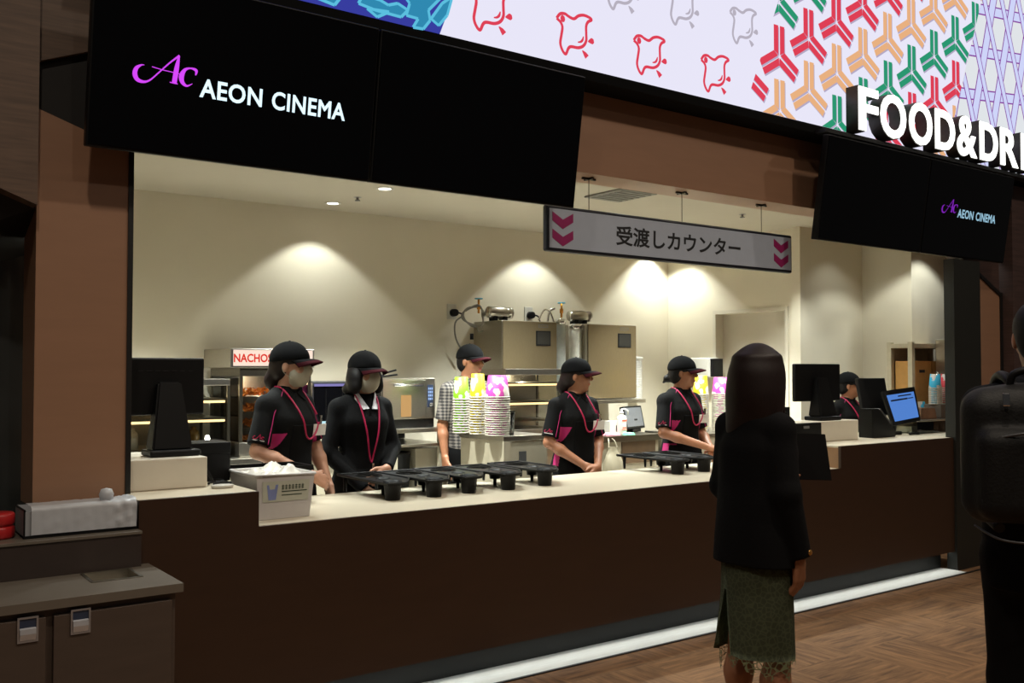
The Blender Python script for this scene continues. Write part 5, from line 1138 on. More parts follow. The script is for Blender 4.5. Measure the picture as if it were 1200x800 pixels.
def person(label, px, y_top, Y, rz, H=1.6, sex='f', yaw=0, pitch=0, arms=None, top='polo', hair='pony', cap=True, mask=False, slim=1.0, skin=None, h=.006, legs=True, pos=None, capband=None, lanyard=None, group=None):
    skin = skin or skin_m; s = H/1.62
    P = at(px, y_top, 'Y', Y) if pos is None else Vector(pos)
    r = thing('person', label, 'person', (P.x, P.y, 0), rz, group)
    T = TORSO_F if sex == 'f' else TORSO_M
    Ts = [(row[0]*s, row[1]*s, row[2]*s, row[3]*s*slim, row[4]*s*(.5+.5*slim)) for row in T]; sw = slim if sex == 'f' else 1.12
    HM = np.array(Matrix.Translation((0, .0, 1.36*s)) @ Matrix.Rotation(rad(yaw), 4, 'Z') @ Matrix.Rotation(rad(pitch), 4, 'X') @ Matrix.Translation((0, .022*s, .142*s)) @ Matrix.Diagonal((s, s, s, 1)))
    HL_ = Matrix(HM)
    A = {}
    for sd, k in ((1, 'R'), (-1, 'L')):
        d = dict(el=(.205, -.035, 1.035), wr=(.215, .02, .80), d=(0, .12, -1), n=(-1, .1, 0), th=(0, 1, 0), curl=.35)
        if arms and k in arms: d.update(arms[k])
        # local +X is the person's right; mirrored for the left
        mx = np.array((sd, 1, 1.0)); a = {q: np.array(d[q], float)*mx*(s if q in ('el', 'wr') else 1) for q in ('el', 'wr', 'd', 'n', 'th')}
        a['sh'] = np.array(SH)*np.array((sd*sw, 1, 1))*s; a['curl'] = d['curl']; A[k] = a
    # ---- body: one continuous surface
    B = Sdf(); B.loft(Ts, .03)
    B.cone((0, -.012*s, 1.33*s), tuple((HL_ @ Vector((0, -.015, -.05)))), .052*s*(1 if sex == 'f' else 1.12), .047*s*(1 if sex == 'f' else 1.12), .03)
    hd = dict(M=HM)
    B.ell((0, -.010, .022), (.073, .090, .087), .02, **hd); B.ell((0, .022, -.042), (.055, .064, .070), .03, **hd); B.ell((0, .058, -.094), (.020, .018, .018), .02, **hd)
    B.cone((0, .080, .012), (0, .101, -.026), .008, .0125, .012, **hd); B.cone((-.035, .072, .026), (.035, .072, .026), .012, .012, .015, **hd)
    for e in (-1, 1):
        B.ell((e*.030, .084, .004), (.016, .010, .009), .008, op='s', **hd); B.ell((e*.073, -.006, -.012), (.010, .018, .029), .006, **hd); B.ell((e*.034, .062, -.03), (.024, .02, .022), .02, **hd)
    B.ell((0, .083, -.062), (.022, .009, .0075), .006, **hd)
    for k in 'RL':
        a = A[k]; B.cone((a['sh'][0]*.55, a['sh'][1], a['sh'][2]+.015*s), a['sh'], .055*s, .046*s, .04); B.cone(a['sh'], a['el'], .045*s, .035*s, .03)
        mid = a['el']+(a['wr']-a['el'])*.3; B.cone(a['el'], mid, .035*s, .037*s, .02); B.cone(mid, a['wr'], .037*s, .0235*s, .02)
        add_hand(B, a['wr'], a['d'], a['n'], a['th'], s*(1.0 if sex == 'f' else 1.1), a['curl'])
    if legs:
        for e in (-1, 1):
            hp, kn, an = (e*.085*s*slim, -.005*s, .83*s), (e*.088*s, .012*s, .45*s), (e*.085*s, -.02*s, .085*s)
            B.cone(hp, kn, .082*s*slim, .052*s*(.4+.6*slim), .04); B.cone(kn, (e*.088*s, -.012*s, .32*s), .050*s, .053*s, .03); B.cone((e*.088*s, -.012*s, .32*s), an, .053*s, .034*s, .03)
            B.cone(an, (e*.095*s, .05*s, .04*s), .036*s, .030*s, .03); B.cone((e*.095*s, .05*s, .035*s), (e*.10*s, .13*s, .026*s), .034*s, .024*s, .02)
    Hinv = np.linalg.inv(HM)
    def bmat(C):
        L = C @ Hinv[:3, :3].T+Hinv[:3, 3]; q = ((L[:, 0]/.021)**2+((L[:, 2]+.062)/.0085)**2 < 1) & (L[:, 1] > .075); return q.astype(int)
    link_mesh('body', B.mesh('body', h, 2, bmat), [skin, lip], r, local=True)
    # ---- eyes
    for e in (-1, 1):
        mb = MB(); mb.lathe([(0, -.012), (.006, -.0104), (.0104, -.006), (.012, 0), (.0104, .006), (.0075, .0094)], HL_ @ Matrix.Translation((e*.030, .073, .005)) @ Matrix.Rotation(-PI/2, 4, 'X'), 14); mb.lathe([(.0075, .0094), (.004, .0113), (0, .012)], HL_ @ Matrix.Translation((e*.030, .073, .005)) @ Matrix.Rotation(-PI/2, 4, 'X'), 14, 1)
        mb.build('eye', [mat('eye_white', (226, 222, 216), .3), mat('iris_dark', (36, 24, 20), .2)], r, local=True)
    # ---- hair
    X = Sdf(); dark = hair_br if hair in ('long', 'pony2') else hair_b
    if hair == 'long':
        X.ell((0, -.012, .026), (.086, .102, .098), .02); X.ell((0, -.03, -.06), (.090, .088, .11), .04)
        X.loft([(-.335, 0, -.06, .085, .026), (-.29, 0, -.064, .108, .042), (-.19, 0, -.056, .110, .062), (-.08, 0, -.04, .100, .085), (.0, 0, -.022, .090, .095), (.05, 0, -.015, .070, .08)], .08)
        X.ell((0, .098, -.05), (.060, .075, .10), .02, op='s'); X.add(lambda x, y, z: np.maximum(np.maximum(.052-y, z-.03), np.abs(x)-.2), (-.2, .05, -.4), (.2, .3, .03), .01, 's')
        X.cone((.078, .03, -.03), (.088, .035, -.20), .014, .010, .02); X.cone((.088, .035, -.20), (.092, .03, -.27), .010, .004, .02); X.cone((-.078, .03, -.03), (-.088, .03, -.24), .018, .006, .02)
    elif hair == 'bob':
        X.ell((0, -.012, .024), (.084, .100, .094), .02); X.ell((0, -.045, -.045), (.088, .072, .085), .03)
        for e in (-1, 1): X.ell((e*.080, -.002, -.052), (.034, .058, .070), .02); X.ell((e*.088, .012, -.088), (.028, .040, .034), .02); X.ell((e*.060, -.06, -.105), (.045, .045, .035), .02)
        X.ell((0, .115, -.05), (.058, .105, .115), .012, op='s')
    else:
        X.ell((0, -.016, .026), (.080, .096, .092), .02); X.ell((0, -.050, -.03), (.070, .055, .060), .03); X.ell((0, .105, -.03), (.072, .085, .085), .02, op='s')
        X.add(lambda x, y, z: np.maximum(-.0+z*0-(z+.012)*0+(z-.0), .012-y), (-.2, .01, -.2), (.2, .2, .0), .01, 's')
        if hair == 'pony': X.cone((0, -.095, -.02), (0, -.125, -.06), .025, .03, .02); X.cone((0, -.125, -.06), (0, -.10, -.20), .030, .012, .02)
        if hair == 'pony2': X.cone((0, -.085, -.01), (0, -.105, -.08), .034, .040, .03); X.cone((0, -.105, -.08), (0, -.085, -.16), .040, .018, .02)
        if hair == 'bun': X.ell((0, -.115, -.045), (.034, .034, .03), .02); X.cone((0, -.12, -.05), (0, -.15, -.075), .02, .008, .01)
    me = X.mesh('hair', .0055, 8 if hair == 'long' else 2); me.transform(HL_); link_mesh('hair', me, dark, r, local=True)
    mb = MB()
    for e in (-1, 1): mb.tube(spline([(e*.014, .0885, .022), (e*.03, .0865, .028), (e*.046, .074, .023)], 4), [.0022]*9, 6)
    if not cap: mb.b.transform(HL_); mb.build('eyebrows', hair_b, r, local=True)
    else: mb.b.free()
    # ---- cap
    if cap:
        K = Sdf(); K.ell((0, -.010, .030), (.090, .108, .096), .01); K.add(lambda x, y, z: z-(.030+.0*y), (-.3, -.3, -.3), (.3, .3, .03), 0, 's') if False else None
        K.half((0, 0, .022), (0, .06, -1)); K2 = Sdf(); K2.ell((0, .105, .036), (.072, .082, .020), .004); K2.half((0, .05, .02), (0, -1, 0)); K2.ell((0, .10, .016), (.12, .13, .022), .004, op='s'); 
        me = K.mesh('cap_crown', .005, 2); me.transform(HL_); ck = link_mesh('cap', me, cap_black, r, local=True)
        mb = MB(); t = bmesh.new(); nx, ny = 14, 8; G = []
        for j in range(ny+1):
            row = []
            for i in range(nx+1):
                u = -1+2*i/nx; v = j/ny; ang = u*1.18; ri = (.089, .104); x = ri[0]*math.sin(ang)*(1-.06*v); y0_ = -.010+ri[1]*math.cos(ang); x = x+0; y = y0_+v*.078*max(0, math.cos(ang*1.06))**.6
                row.append((x, y, .032-.020*v*v-.035*(u*u)*(.35+.65*v)*.8+.006*v))
            G.append(row)
        up_ = [[t.verts.new(p) for p in row] for row in G]; lo_ = [[t.verts.new((p[0], p[1], p[2]-.005)) for p in row] for row in G]
        for j in range(ny):
            for i in range(nx):
                t.faces.new([up_[j][i], up_[j][i+1], up_[j+1][i+1], up_[j+1][i]]).material_index = 0 if j < ny-3 else 1
                t.faces.new([lo_[j][i], lo_[j+1][i], lo_[j+1][i+1], lo_[j][i+1]]).material_index = 1
        for i in range(nx): t.faces.new([up_[ny][i], up_[ny][i+1], lo_[ny][i+1], lo_[ny][i]]).material_index = 1; t.faces.new([up_[0][i+1], up_[0][i], lo_[0][i], lo_[0][i+1]])
        for j in range(ny): t.faces.new([up_[j][0], up_[j+1][0], lo_[j+1][0], lo_[j][0]]); t.faces.new([up_[j+1][nx], up_[j][nx], lo_[j][nx], lo_[j+1][nx]])
        for f in t.faces: f.smooth = True
        bmesh.ops.recalc_face_normals(t, faces=t.faces); bmesh.ops.transform(t, matrix=HL_, verts=t.verts)
        me = bpy.data.meshes.new('cap_brim'); t.to_mesh(me); t.free(); mb.b.free(); link_mesh('cap_brim', me, [cap_black, cap_maroon], ck, local=True)
        mb = MB(); mb.lathe([(0, .006), (.006, .004), (.008, 0)], HL_ @ Matrix.Translation((0, -.010, .124)), 10); mb.build('cap_button', cap_black, ck, local=True)
    if mask:
        K = Sdf(); K.ell((0, .026, -.046), (.0625, .078, .080), .02); K.cone((0, .09, -.0), (0, .104, -.03), .010, .012, .03); K.half((0, 0, -.002), (0, -.12, 1)); K.half((0, .012, 0), (0, -1, .1)); K.half((0, 0, -.117), (0, 0, -1))
        me = K.mesh('face_mask', .005, 3); me.transform(HL_); fm = link_mesh('face_mask', me, mask_c, r, local=True)
        for e in (-1, 1): mb = MB(); mb.tube(spline([(e*.057, .03, -.02), (e*.072, .005, .002), (e*.078, -.018, -.01), (e*.074, -.012, -.04), (e*.060, .022, -.07)], 5), .0018, 5); mb.b.transform(HL_); mb.build('ear_loop', mask_c, fm, local=True)
    # ---- clothing
    fr = lambda x, z, o=.016: smooth_interp(np.array([z]), np.array([q[0] for q in Ts]), np.array([q[2] for q in Ts]))[0]+(smooth_interp(np.array([z]), np.array([q[0] for q in Ts]), np.array([q[4] for q in Ts]))[0]+o)*max(0, 1-(abs(x)/(smooth_interp(np.array([z]), np.array([q[0] for q in Ts]), np.array([q[3] for q in Ts]))[0]+o))**2.3)**(1/2.3)
    C = Sdf(); g = {'polo': .014, 'knit': .016, 'plaid': .016, 'blazer': .02, 'mjacket': .022}[top]*s
    rows = [q for q in Ts if q[0] > (.80 if top != 'blazer' else .85)*s]
    if top == 'blazer': rows = [(.765*s, .0, -.005, .160*s, .115*s), (.86*s, 0, -.005, .152*s, .112*s), (.97*s, 0, -.005, .142*s, .105*s), (1.08*s, 0, 0, .136*s, .10*s), (1.20*s, 0, .005, .142*s, .102*s)]+[q for q in Ts if q[0] > 1.25*s]
    if top == 'mjacket': rows = [(.74*s, 0, -.005, .150*s, .118*s), (.9*s, 0, 0, .152*s, .115*s)]+[q for q in Ts if q[0] > 1.0*s]
    C.loft(rows, .02, grow=g)
    C.loft([(1.345*s, 0, -.014*s, .074*s, .066*s), (1.375*s, 0, -.014*s, .062*s, .056*s), (1.392*s, 0, -.013*s, .060*s, .054*s)], .015)
    for k in 'RL':
        a = A[k]; C.cone((a['sh'][0]*.45, a['sh'][1], a['sh'][2]+.026*s), a['sh'], .060*s, .054*s, .03)
        if top in ('polo', 'plaid'): e = a['sh']+(a['el']-a['sh'])*.86; C.cone(a['sh'], e, .055*s, .059*s, .025, flat=True)
        else:
            w = 1.12 if top == 'blazer' else 1.0; C.cone(a['sh'], a['el'], .053*s, .049*s*w, .03); e = a['el']+(a['wr']-a['el'])*.97; C.cone(a['el'], e, .050*s*w, (.036 if top != 'blazer' else .050)*s, .02, flat=True)
    def cmat(c):
        if top != 'polo': return np.zeros(len(c))
        x, y, z = c[:, 0]/s, c[:, 1]/s, c[:, 2]/s; q = (y > -.03) & (((np.abs(x) > .105+(1.15-z)*.35) & (np.abs(x) < .165) & (z < 1.15) & (z > 1.05)) | ((np.abs(x) > .122) & (np.abs(x) < .2) & (z < .98) & (z > .86))); return q.astype(int)
    sm = {'polo': [cloth_black, cloth_mag], 'knit': [knit_black], 'plaid': [plaid() if top == 'plaid' else None], 'blazer': [blazer], 'mjacket': [mat('navy_jacket', (12, 14, 18), .85, spec=.15, var=.1, scale=90)]}[top]
    sh_ = link_mesh({'polo': 'polo_shirt', 'knit': 'cardigan', 'plaid': 'plaid_shirt', 'blazer': 'jacket', 'mjacket': 'jacket'}[top], C.mesh('clothing', h, 2, cmat), sm, r, local=True)
    if top in ('knit',):
        for e in (-1, 1):
            mb = MB(); y1 = fr(.02, 1.285*s, .026); mb.prism([(e*.010*s, y1+.002, 1.290*s), (e*.052*s, .058*s, 1.375*s), (e*.066*s, .035*s, 1.385*s), (e*.072*s, .05*s, 1.345*s), (e*.045*s, y1-.004, 1.285*s)], (0, .008, 0)); mb.build('shirt_collar', collar_w, r, local=True)
    if top == 'polo':
        for e in (-1, 1):
            mb = MB(); mb.prism([(e*.004*s, .062*s, 1.352*s), (e*.05*s, .052*s, 1.385*s), (e*.068*s, .02*s, 1.39*s), (e*.085*s, .03*s, 1.35*s), (e*.048*s, .082*s, 1.312*s)], (0, .006, .003)); mb.build('collar', cloth_black, r, local=True)
        K = Sdf(); K.loft([(.50*s, 0, 0, .185*s, .135*s)]+[q for q in Ts if .8*s < q[0] < 1.25*s], .01, grow=.022*s)
        K.half((0, .035*s, 0), (0, -1, 0)); K.add(lambda x, y, z: np.minimum(np.abs(x)-.084*s, z-.97*s) , (-9, -9, -9), (9, 9, 9), 0, 'i')
        K.add(lambda x, y, z: z-1.19*s, (-9, -9, -9), (9, 9, 9), 0, 'i'); link_mesh('apron', K.mesh('apron', h, 1), mat('apron_black', (7, 7, 7), .9, spec=.15, var=.1), r, local=True)
        for k, e in (('R', 1), ('L', -1)):
            a = A[k]; ax = unit(a['el']-a['sh']); sdv = np.array((0, 1, 0.0)); sdv = unit(sdv-ax*np.dot(sdv, ax)); pts = [Vector((e*.072*s, .035*s, 1.372*s)), Vector(a['sh']*np.array((.75, 1, 1)))+Vector((0, .058*s, .03*s))]+[Vector(a['sh']+(a['el']-a['sh'])*f+sdv*.0625*s) for f in (.15, .4, .65, .85)]
            mb = MB(); mb.tube(spline(pts, 4), .0026, 6); mb.build('piping', cloth_mag, sh_, local=True)
        a = A['R']; c = a['sh']+(a['el']-a['sh'])*.66; nv = unit((.80, .60, 0)); ax = unit(a['el']-a['sh']); upv = -unit(ax-nv*np.dot(ax, nv)); uxv = np.cross(upv, nv)
        o = Vector(c+nv*.0665*s); U1 = Vector(uxv); U2 = Vector(upv)
        mb = MB(); mb2 = []; S_ = .042*s
        stroke(mb, o, U1, U2, [(-.020, .004), (-.030, -.004), (-.026, -.012), (-.012, -.010), (.004, .012)], .0022, 0, 4); stroke(mb, o, U1, U2, [(.004, .014), (.008, -.010)], .0028, 0, 2); stroke(mb, o, U1, U2, [(.026, .0), (.016, .002), (.014, -.007), (.024, -.010)], .0022, 0, 4)
        mb.poly([o-U1*.030-U2*.020, o+U1*.030-U2*.020, o+U1*.030-U2*.016, o-U1*.030-U2*.016], 1); mb.build('sleeve_logo', [lany, badge_w], sh_, local=True)
    if top in ('polo', 'plaid', 'knit', 'mjacket') and legs:
        K = Sdf(); K.loft([(.74*s, 0, -.005, .150*s, .115*s), (.84*s, 0, -.005, .166*s, .12*s), (.95*s, 0, 0, .150*s, .105*s)], .03, grow=.008)
        for e in (-1, 1): K.cone((e*.085*s, -.005*s, .82*s), (e*.09*s, .012*s, .45*s), .094*s, .072*s, .03); K.cone((e*.09*s, .012*s, .45*s), (e*.09*s, -.01*s, .07*s), .072*s, .062*s, .03, flat=True)
        link_mesh('trousers', K.mesh('trousers', .008, 2), trous, r, local=True)
        for e in (-1, 1): K = Sdf(); K.cone((e*.09*s, -.04*s, .045*s), (e*.10*s, .10*s, .035*s), .045*s, .038*s, .02); K.cone((e*.10*s, .10*s, .033*s), (e*.10*s, .15*s, .028*s), .040*s, .03*s, .02); K.half((0, 0, .001), (0, 0, -1)); link_mesh('shoe', K.mesh('shoe', .006, 2), black_plastic, r, local=True)
    # ---- lanyard and badge
    if lanyard:
        zl = 1.12*s if lanyard == 'clip' else .99*s; bx_l = -.100*s; mb = MB(); q = lambda x, z, o=.031: Vector((x, fr(x, z, o*s), z))
        if lanyard == 'clip':
            mb.tube(spline([(.062*s, -.03*s, 1.388*s), (.070*s, .03*s, 1.375*s), q(.062*s, 1.31*s), q(.045*s, 1.22*s, .034), q(.012*s, 1.135*s, .036), q(-.03*s, 1.115*s, .036), q(-.075*s, 1.15*s, .036), q(-.092*s, 1.20*s, .034)], 5), .0052, 6)
            mb.tube(spline([(-.062*s, -.03*s, 1.388*s), (-.070*s, .03*s, 1.375*s), q(-.070*s, 1.31*s), q(-.088*s, 1.24*s, .033)], 5), .0052, 6)
            bz, bxx = 1.16*s, -.105*s
        else:
            mb.tube(spline([(.058*s, -.03*s, 1.392*s), (.066*s, .03*s, 1.38*s), q(.058*s, 1.30*s), q(.038*s, 1.16*s, .034), q(.012*s, 1.02*s, .034), q(0, .98*s, .034)], 5), .005, 6); mb.tube(spline([(-.058*s, -.03*s, 1.392*s), (-.066*s, .03*s, 1.38*s), q(-.058*s, 1.30*s), q(-.038*s, 1.16*s, .034), q(-.012*s, 1.02*s, .034), q(0, .98*s, .034)], 5), .005, 6); bz, bxx = .93*s, 0
        ly = mb.build('lanyard', lany, r, local=True); mb = MB(); yb_ = fr(bxx, bz, .04*s)
        rot = Matrix.Translation((bxx, yb_+.004, bz)) @ Matrix.Rotation(rad(0 if bxx == 0 else -6), 4, 'Z') @ Matrix.Rotation(rad(-8), 4, 'X')
        if lanyard == 'clip': mb.box(-.045, .045, -.002, .002, -.032, .030, 0, 0, rot); mb.build('name_badge', badge_w, ly, local=True); mb = MB(); mb.box(-.008, .008, -.003, .006, .028, .075, .002, 0, rot); mb.build('badge_clip', chrome, ly, local=True)
        else: mb.box(-.007, .007, -.004, .004, -.03, .05, .003, 0, rot); mb.build('badge_clip', chrome, ly, local=True)
    return r, A, s, fr, HL_

clasp = dict(el=(.225, -.005, 1.045), wr=(.052, .185, .885), d=(-.75, .30, -.55), n=(-.3, -.95, -.1), th=(.2, .3, .9), curl=.45)
person('attendant in black cap, mask and magenta-piped polo at far left, glancing right', 337, 391, 1.0, PI+rad(26), 1.645, yaw=20, slim=.93, mask=True, skin=skin_l, lanyard='clip', hair='pony2', h=.005,
       arms=dict(R=dict(el=(.225, .0, 1.06), wr=(.035, .20, .93), d=(-.85, .25, -.4), n=(-.2, -.9, -.3), th=(.1, .4, .9), curl=.4), L=dict(el=(.205, .02, 1.06), wr=(.185, .135, .85), d=(-.05, .15, -1), n=(-.9, -.3, 0), th=(-.3, .95, 0), curl=.4)))
person('attendant in black cap, white mask and black cardigan with white shirt collar', 424, 402, 1.14, PI, 1.605, slim=.93, yaw=14, pitch=-4, mask=True, skin=skin_l, top='knit', hair='bob', lanyard='long', h=.005,
       arms=dict(R=dict(el=(.215, .0, 1.04), wr=(.06, .17, .83), d=(-.6, .2, -.8), n=(-.3, -.9, 0), th=(.2, .4, .8), curl=.4), L=dict(el=(.205, .0, 1.05), wr=(.065, .19, .945), d=(-.75, .3, -.5), n=(-.3, -.95, 0), th=(.2, .3, .9), curl=.5)))
person('attendant in black cap and plaid short-sleeved shirt behind the tub stacks', 549, 398, 2.30, PI, 1.69, 'm', yaw=22, top='plaid', hair='short', skin=skin_m)
person('attendant in black cap and polo with hands clasped, centre of the counter', 673, 415, 1.14, PI, 1.575, yaw=42, lanyard='clip', hair='pony2', h=.005, arms=dict(R=clasp, L=dict(clasp, wr=(.035, .205, .875))))
person('attendant in black cap and polo reaching right, beside the dark-haired customer', 797, 413, 1.12, PI, 1.595, yaw=36, lanyard='clip', hair='bun', h=.005,
       arms=dict(R=dict(el=(.22, .04, 1.06), wr=(-.02, .27, .955), d=(-.85, .4, -.1), n=(-.1, -.3, -.95), th=(-.3, .9, 0), curl=.3), L=dict(el=(.22, .0, 1.05), wr=(.10, .22, .93), d=(-.6, .6, -.2), n=(-.2, -.3, -.95), th=(-.6, .6, 0), curl=.35)))
person('attendant in maroon-brimmed cap half hidden behind the right-hand monitor', 992, 433, 1.02, PI, 1.475, yaw=34, hair='bun', lanyard='clip')
# customer
cr_, cA, cs, cf, cH = person('customer with long dark hair in black jacket and olive lace skirt, back to us', 886, 400, -1.42, rad(-88), 1.60, yaw=14, cap=False, hair='long', top='blazer', skin=skin_m, h=.005, slim=.80,
       arms=dict(R=dict(el=(.160, -.035, 1.05), wr=(.175, .02, .80), d=(-.05, .12, -1), n=(-.95, -.1, 0), th=(-.1, 1, 0), curl=.3), L=dict(el=(.165, .0, 1.05), wr=(.095, .235, 1.05), d=(.12, .9, .06), n=(-.5, .2, .8), th=(-.8, .2, .2), curl=.35)))
def skirt_mat(name, c, alpha_lace=False):
    m = bpy.data.materials.new(name); m.use_nodes = True; nt = m.node_tree; N = nt.nodes; L = nt.links; b = N['Principled BSDF']; b.inputs['Roughness'].default_value = .8
    tc = N.new('ShaderNodeTexCoord'); v = N.new('ShaderNodeTexVoronoi'); v.feature = 'DISTANCE_TO_EDGE'; v.inputs['Scale'].default_value = 52; L.new(tc.outputs['Object'], v.inputs['Vector'])
    r = N.new('ShaderNodeValToRGB'); e = r.color_ramp.elements; e[0].position = .02; e[0].color = lin(c)+(1,); e[1].position = .16; e[1].color = lin(tuple(x*.8 for x in c))+(1,)
    L.new(v.outputs['Distance'], r.inputs['Fac']); L.new(r.outputs['Color'], b.inputs['Base Color'])
    if alpha_lace:
        r2 = N.new('ShaderNodeValToRGB'); e = r2.color_ramp.elements; e[0].position = .05; e[0].color = (1, 1, 1, 1); e[1].position = .09; e[1].color = (.15, .15, .15, 1); L.new(v.outputs['Distance'], r2.inputs['Fac']); L.new(r2.outputs['Color'], b.inputs['Alpha'])
    return m
def skirt_ring(z, k, n, s):
    f = (z-.40)/.40; rx = .150-.004*f+.010*math.cos(3*2*PI*k/n)*(1-f); ry = .128-.012*f+.008*math.sin(4*2*PI*k/n)*(1-f); a = 2*PI*k/n
    return Vector((rx*s*math.cos(a), -.008+ry*s*math.sin(a), z*s))
mb = MB(); t = bmesh.new(); n = 72; zs_ = [.80, .74, .66, .58, .50, .44, .415]; slit = 48
# the slit runs up the back left: a wedge without faces, edges folded a little apart
R_ = []
for z in zs_:
    row = []
    for k in range(n):
        p = skirt_ring(z, k, n, cs)
        if z < .64:
            op = (.64-z)/.22*.055
            dk = (k-slit)
            if -3 <= dk <= 3: a = 2*PI*k/n; tv = Vector((-math.sin(a), math.cos(a), 0)); p += tv*op*(1 if dk > 0 else -1)*(1-abs(dk)/4) + (Vector((math.cos(a), math.sin(a), 0))*.02*op/.055 if dk <= 0 else Vector())
        row.append(t.verts.new(p))
    R_.append(row)
for i in range(len(zs_)-1):
    for k in range(n):
        if k == slit and zs_[i+1] < .64: continue
        f = t.faces.new([R_[i][k], R_[i+1][k], R_[i+1][(k+1) % n], R_[i][(k+1) % n]]); f.smooth = True
bmesh.ops.solidify(t, geom=list(t.faces), thickness=.004); mb._merge(t, 0, None, True); sk_ = mb.build('skirt', skirt_mat('olive_lace', (104, 112, 84)), cr_, local=True)
mb = MB(); t = bmesh.new(); A_ = []; Bq = []
for k in range(n):
    p = skirt_ring(.416, k, n, cs); A_.append(t.verts.new(p)); q_ = skirt_ring(.40, k, n, cs); q_.z = (.372+.022*math.sin(k*PI/3)+(.018 if k % 24 < 12 else -.012))*cs; Bq.append(t.verts.new(q_))
for k in range(n):
    if abs(k-slit) <= 1: continue
    t.faces.new([A_[k], Bq[k], Bq[(k+1) % n], A_[(k+1) % n]]).smooth = True
mb._merge(t, 0, None, True); mb.build('lace_hem', skirt_mat('olive_lace_hem', (120, 126, 92), True), sk_, local=True)
mb = MB(); mb.lathe([(.011, 0), (.009, .003), (0, .004)], Matrix.Translation(cA['R']['wr']+np.array((.052, .0, .03))) @ Matrix.Rotation(PI/2, 4, 'Y'), 12); mb.build('cuff_button', mat('gold_button', (200, 150, 80), .3, metal=.8), cr_, local=True)
for e in (-1, 1):
    K = Sdf(); K.cone((e*.085, -.045, .04), (e*.095, .08, .03), .040, .036, .02); K.cone((e*.095, .08, .028), (e*.098, .15, .022), .038, .022, .02); K.half((0, 0, .001), (0, 0, -1)); K.half((0, 0, .062), (0, .3, 1)); link_mesh('shoe', K.mesh('shoe', .005, 2), black_plastic, cr_, local=True)
# folder held in her left hand
Wc = W[cr_]; hand_w = Wc @ Vector(tuple(cA['L']['wr']+unit(cA['L']['d'])*.085))
fa_, fb_ = at(927, 505, 'Y', -1.35), at(972, 508, 'Y', -1.35)
fo_ = thing('folder', 'black clip folder held in front of the long-haired customer', 'folder', tuple(hand_w))
fu = Vector((.83, -.55, -.03)).normalized()
c0 = at(908, 561, 'Y', -1.20); fup = Vector((-.05, .12, 1)).normalized(); fnv = fu.cross(fup).normalized()
wF = .245; hF = .20
def fpt(u, v, o=0): return c0+fu*u*wF+fup*v*hF+fnv*o
mb = MB(); mb.prism([fpt(0, 0), fpt(1, 0), fpt(1, 1), fpt(0, 1)], fnv*.006, 0, .0015); mb.prism([fpt(0, 0, .008), fpt(1, .0, .008), fpt(1, 1, .008), fpt(0, 1, .008)], fnv*.006, 0, .0015); mb.build('cover', black_plastic, fo_)
mb = MB(); mb.prism([fpt(-.02, 0, .0), fpt(.012, 0, .0), fpt(.012, 1, .0), fpt(-.02, 1, .0)], fnv*.014, 0, .002); mb.build('spine', black_plastic, fo_)
# man with backpack at the right edge
gp = at(1222, 420, 'Y', -2.38)
g_, gA, gs, gf, gH = person('man in dark jacket wearing a black backpack, cut by the right edge', 0, 0, 0, rad(-57), 1.735, 'm', pos=(gp.x, gp.y, 0), cap=False, hair='short', top='mjacket', skin=skin_m, h=.006, yaw=4, arms=dict(R=dict(el=(.20, .03, 1.05), wr=(.12, .24, 1.08), d=(-.4, .9, .1), n=(-1, 0, 0), th=(0, 0, 1), curl=.5), L=dict(el=(.165, .06, 1.06), wr=(.10, .27, 1.12), d=(-.4, .9, .1), n=(-1, 0, 0), th=(0, 0, 1), curl=.5)))
bp = thing('backpack', "large black backpack on the back of the man at right", 'backpack', (gp.x, gp.y, .95), rad(-57))
K = Sdf()
def rbox(c, hx, hr):
    c = np.array(c, float); hx = np.array(hx, float)
    def fn(x, y, z):
        q = [np.abs(v-c[i])-hx[i]+hr for i, v in enumerate((x, y, z))]; return np.sqrt(sum(np.maximum(v, 0)**2 for v in q))+np.minimum(np.maximum(np.maximum(q[0], q[1]), q[2]), 0)-hr
    return fn, c-hx, c+hx
K.add(*rbox((-.065, -.235, 1.235), (.20, .085, .205), .07), .02); K.add(*rbox((-.065, -.305, 1.185), (.165, .06, .14), .05), .02); K.ell((-.065, -.22, 1.40), (.15, .07, .06), .03)
link_mesh('pack_body', K.mesh('pack_body', .006, 2), mat('backpack_nylon', (19, 19, 19), .6, spec=.25, var=.2, scale=120, bump=.15), bp, local=True).data.transform(Matrix.Translation((0, 0, -.95)))
def bpm(name, mb, m): o = mb.build(name, m, bp, local=True); o.data.transform(Matrix.Translation((0, 0, -.95))); return o
mb = MB(); mb.tube(spline([(-.06, -.235, 1.445), (-.05, -.24, 1.485), (0, -.245, 1.50), (.05, -.24, 1.485), (.06, -.235, 1.445)], 5), .012, 8); mb.b.transform(Matrix.Translation((-.065, 0, 0))); bpm('grab_handle', mb, black_plastic)
zm = mat('zip_grey', (74, 74, 76), .4, metal=.4)
mb = MB(); mb.tube(spline([(-.13, -.345, 1.29), (0, -.372, 1.315), (.13, -.345, 1.29)], 8), .0045, 6); mb.b.transform(Matrix.Translation((-.065, 0, 0))); bpm('zip', mb, zm); mb = MB(); mb.tube(spline([(-.165, -.26, 1.02), (-.1, -.335, .992), (0, -.355, .988), (.1, -.335, .992), (.165, -.26, 1.02)], 8), .004, 6); mb.b.transform(Matrix.Translation((-.065, 0, 0))); bpm('zip', mb, mat('zip_grey', (74, 74, 76), .4, metal=.4))
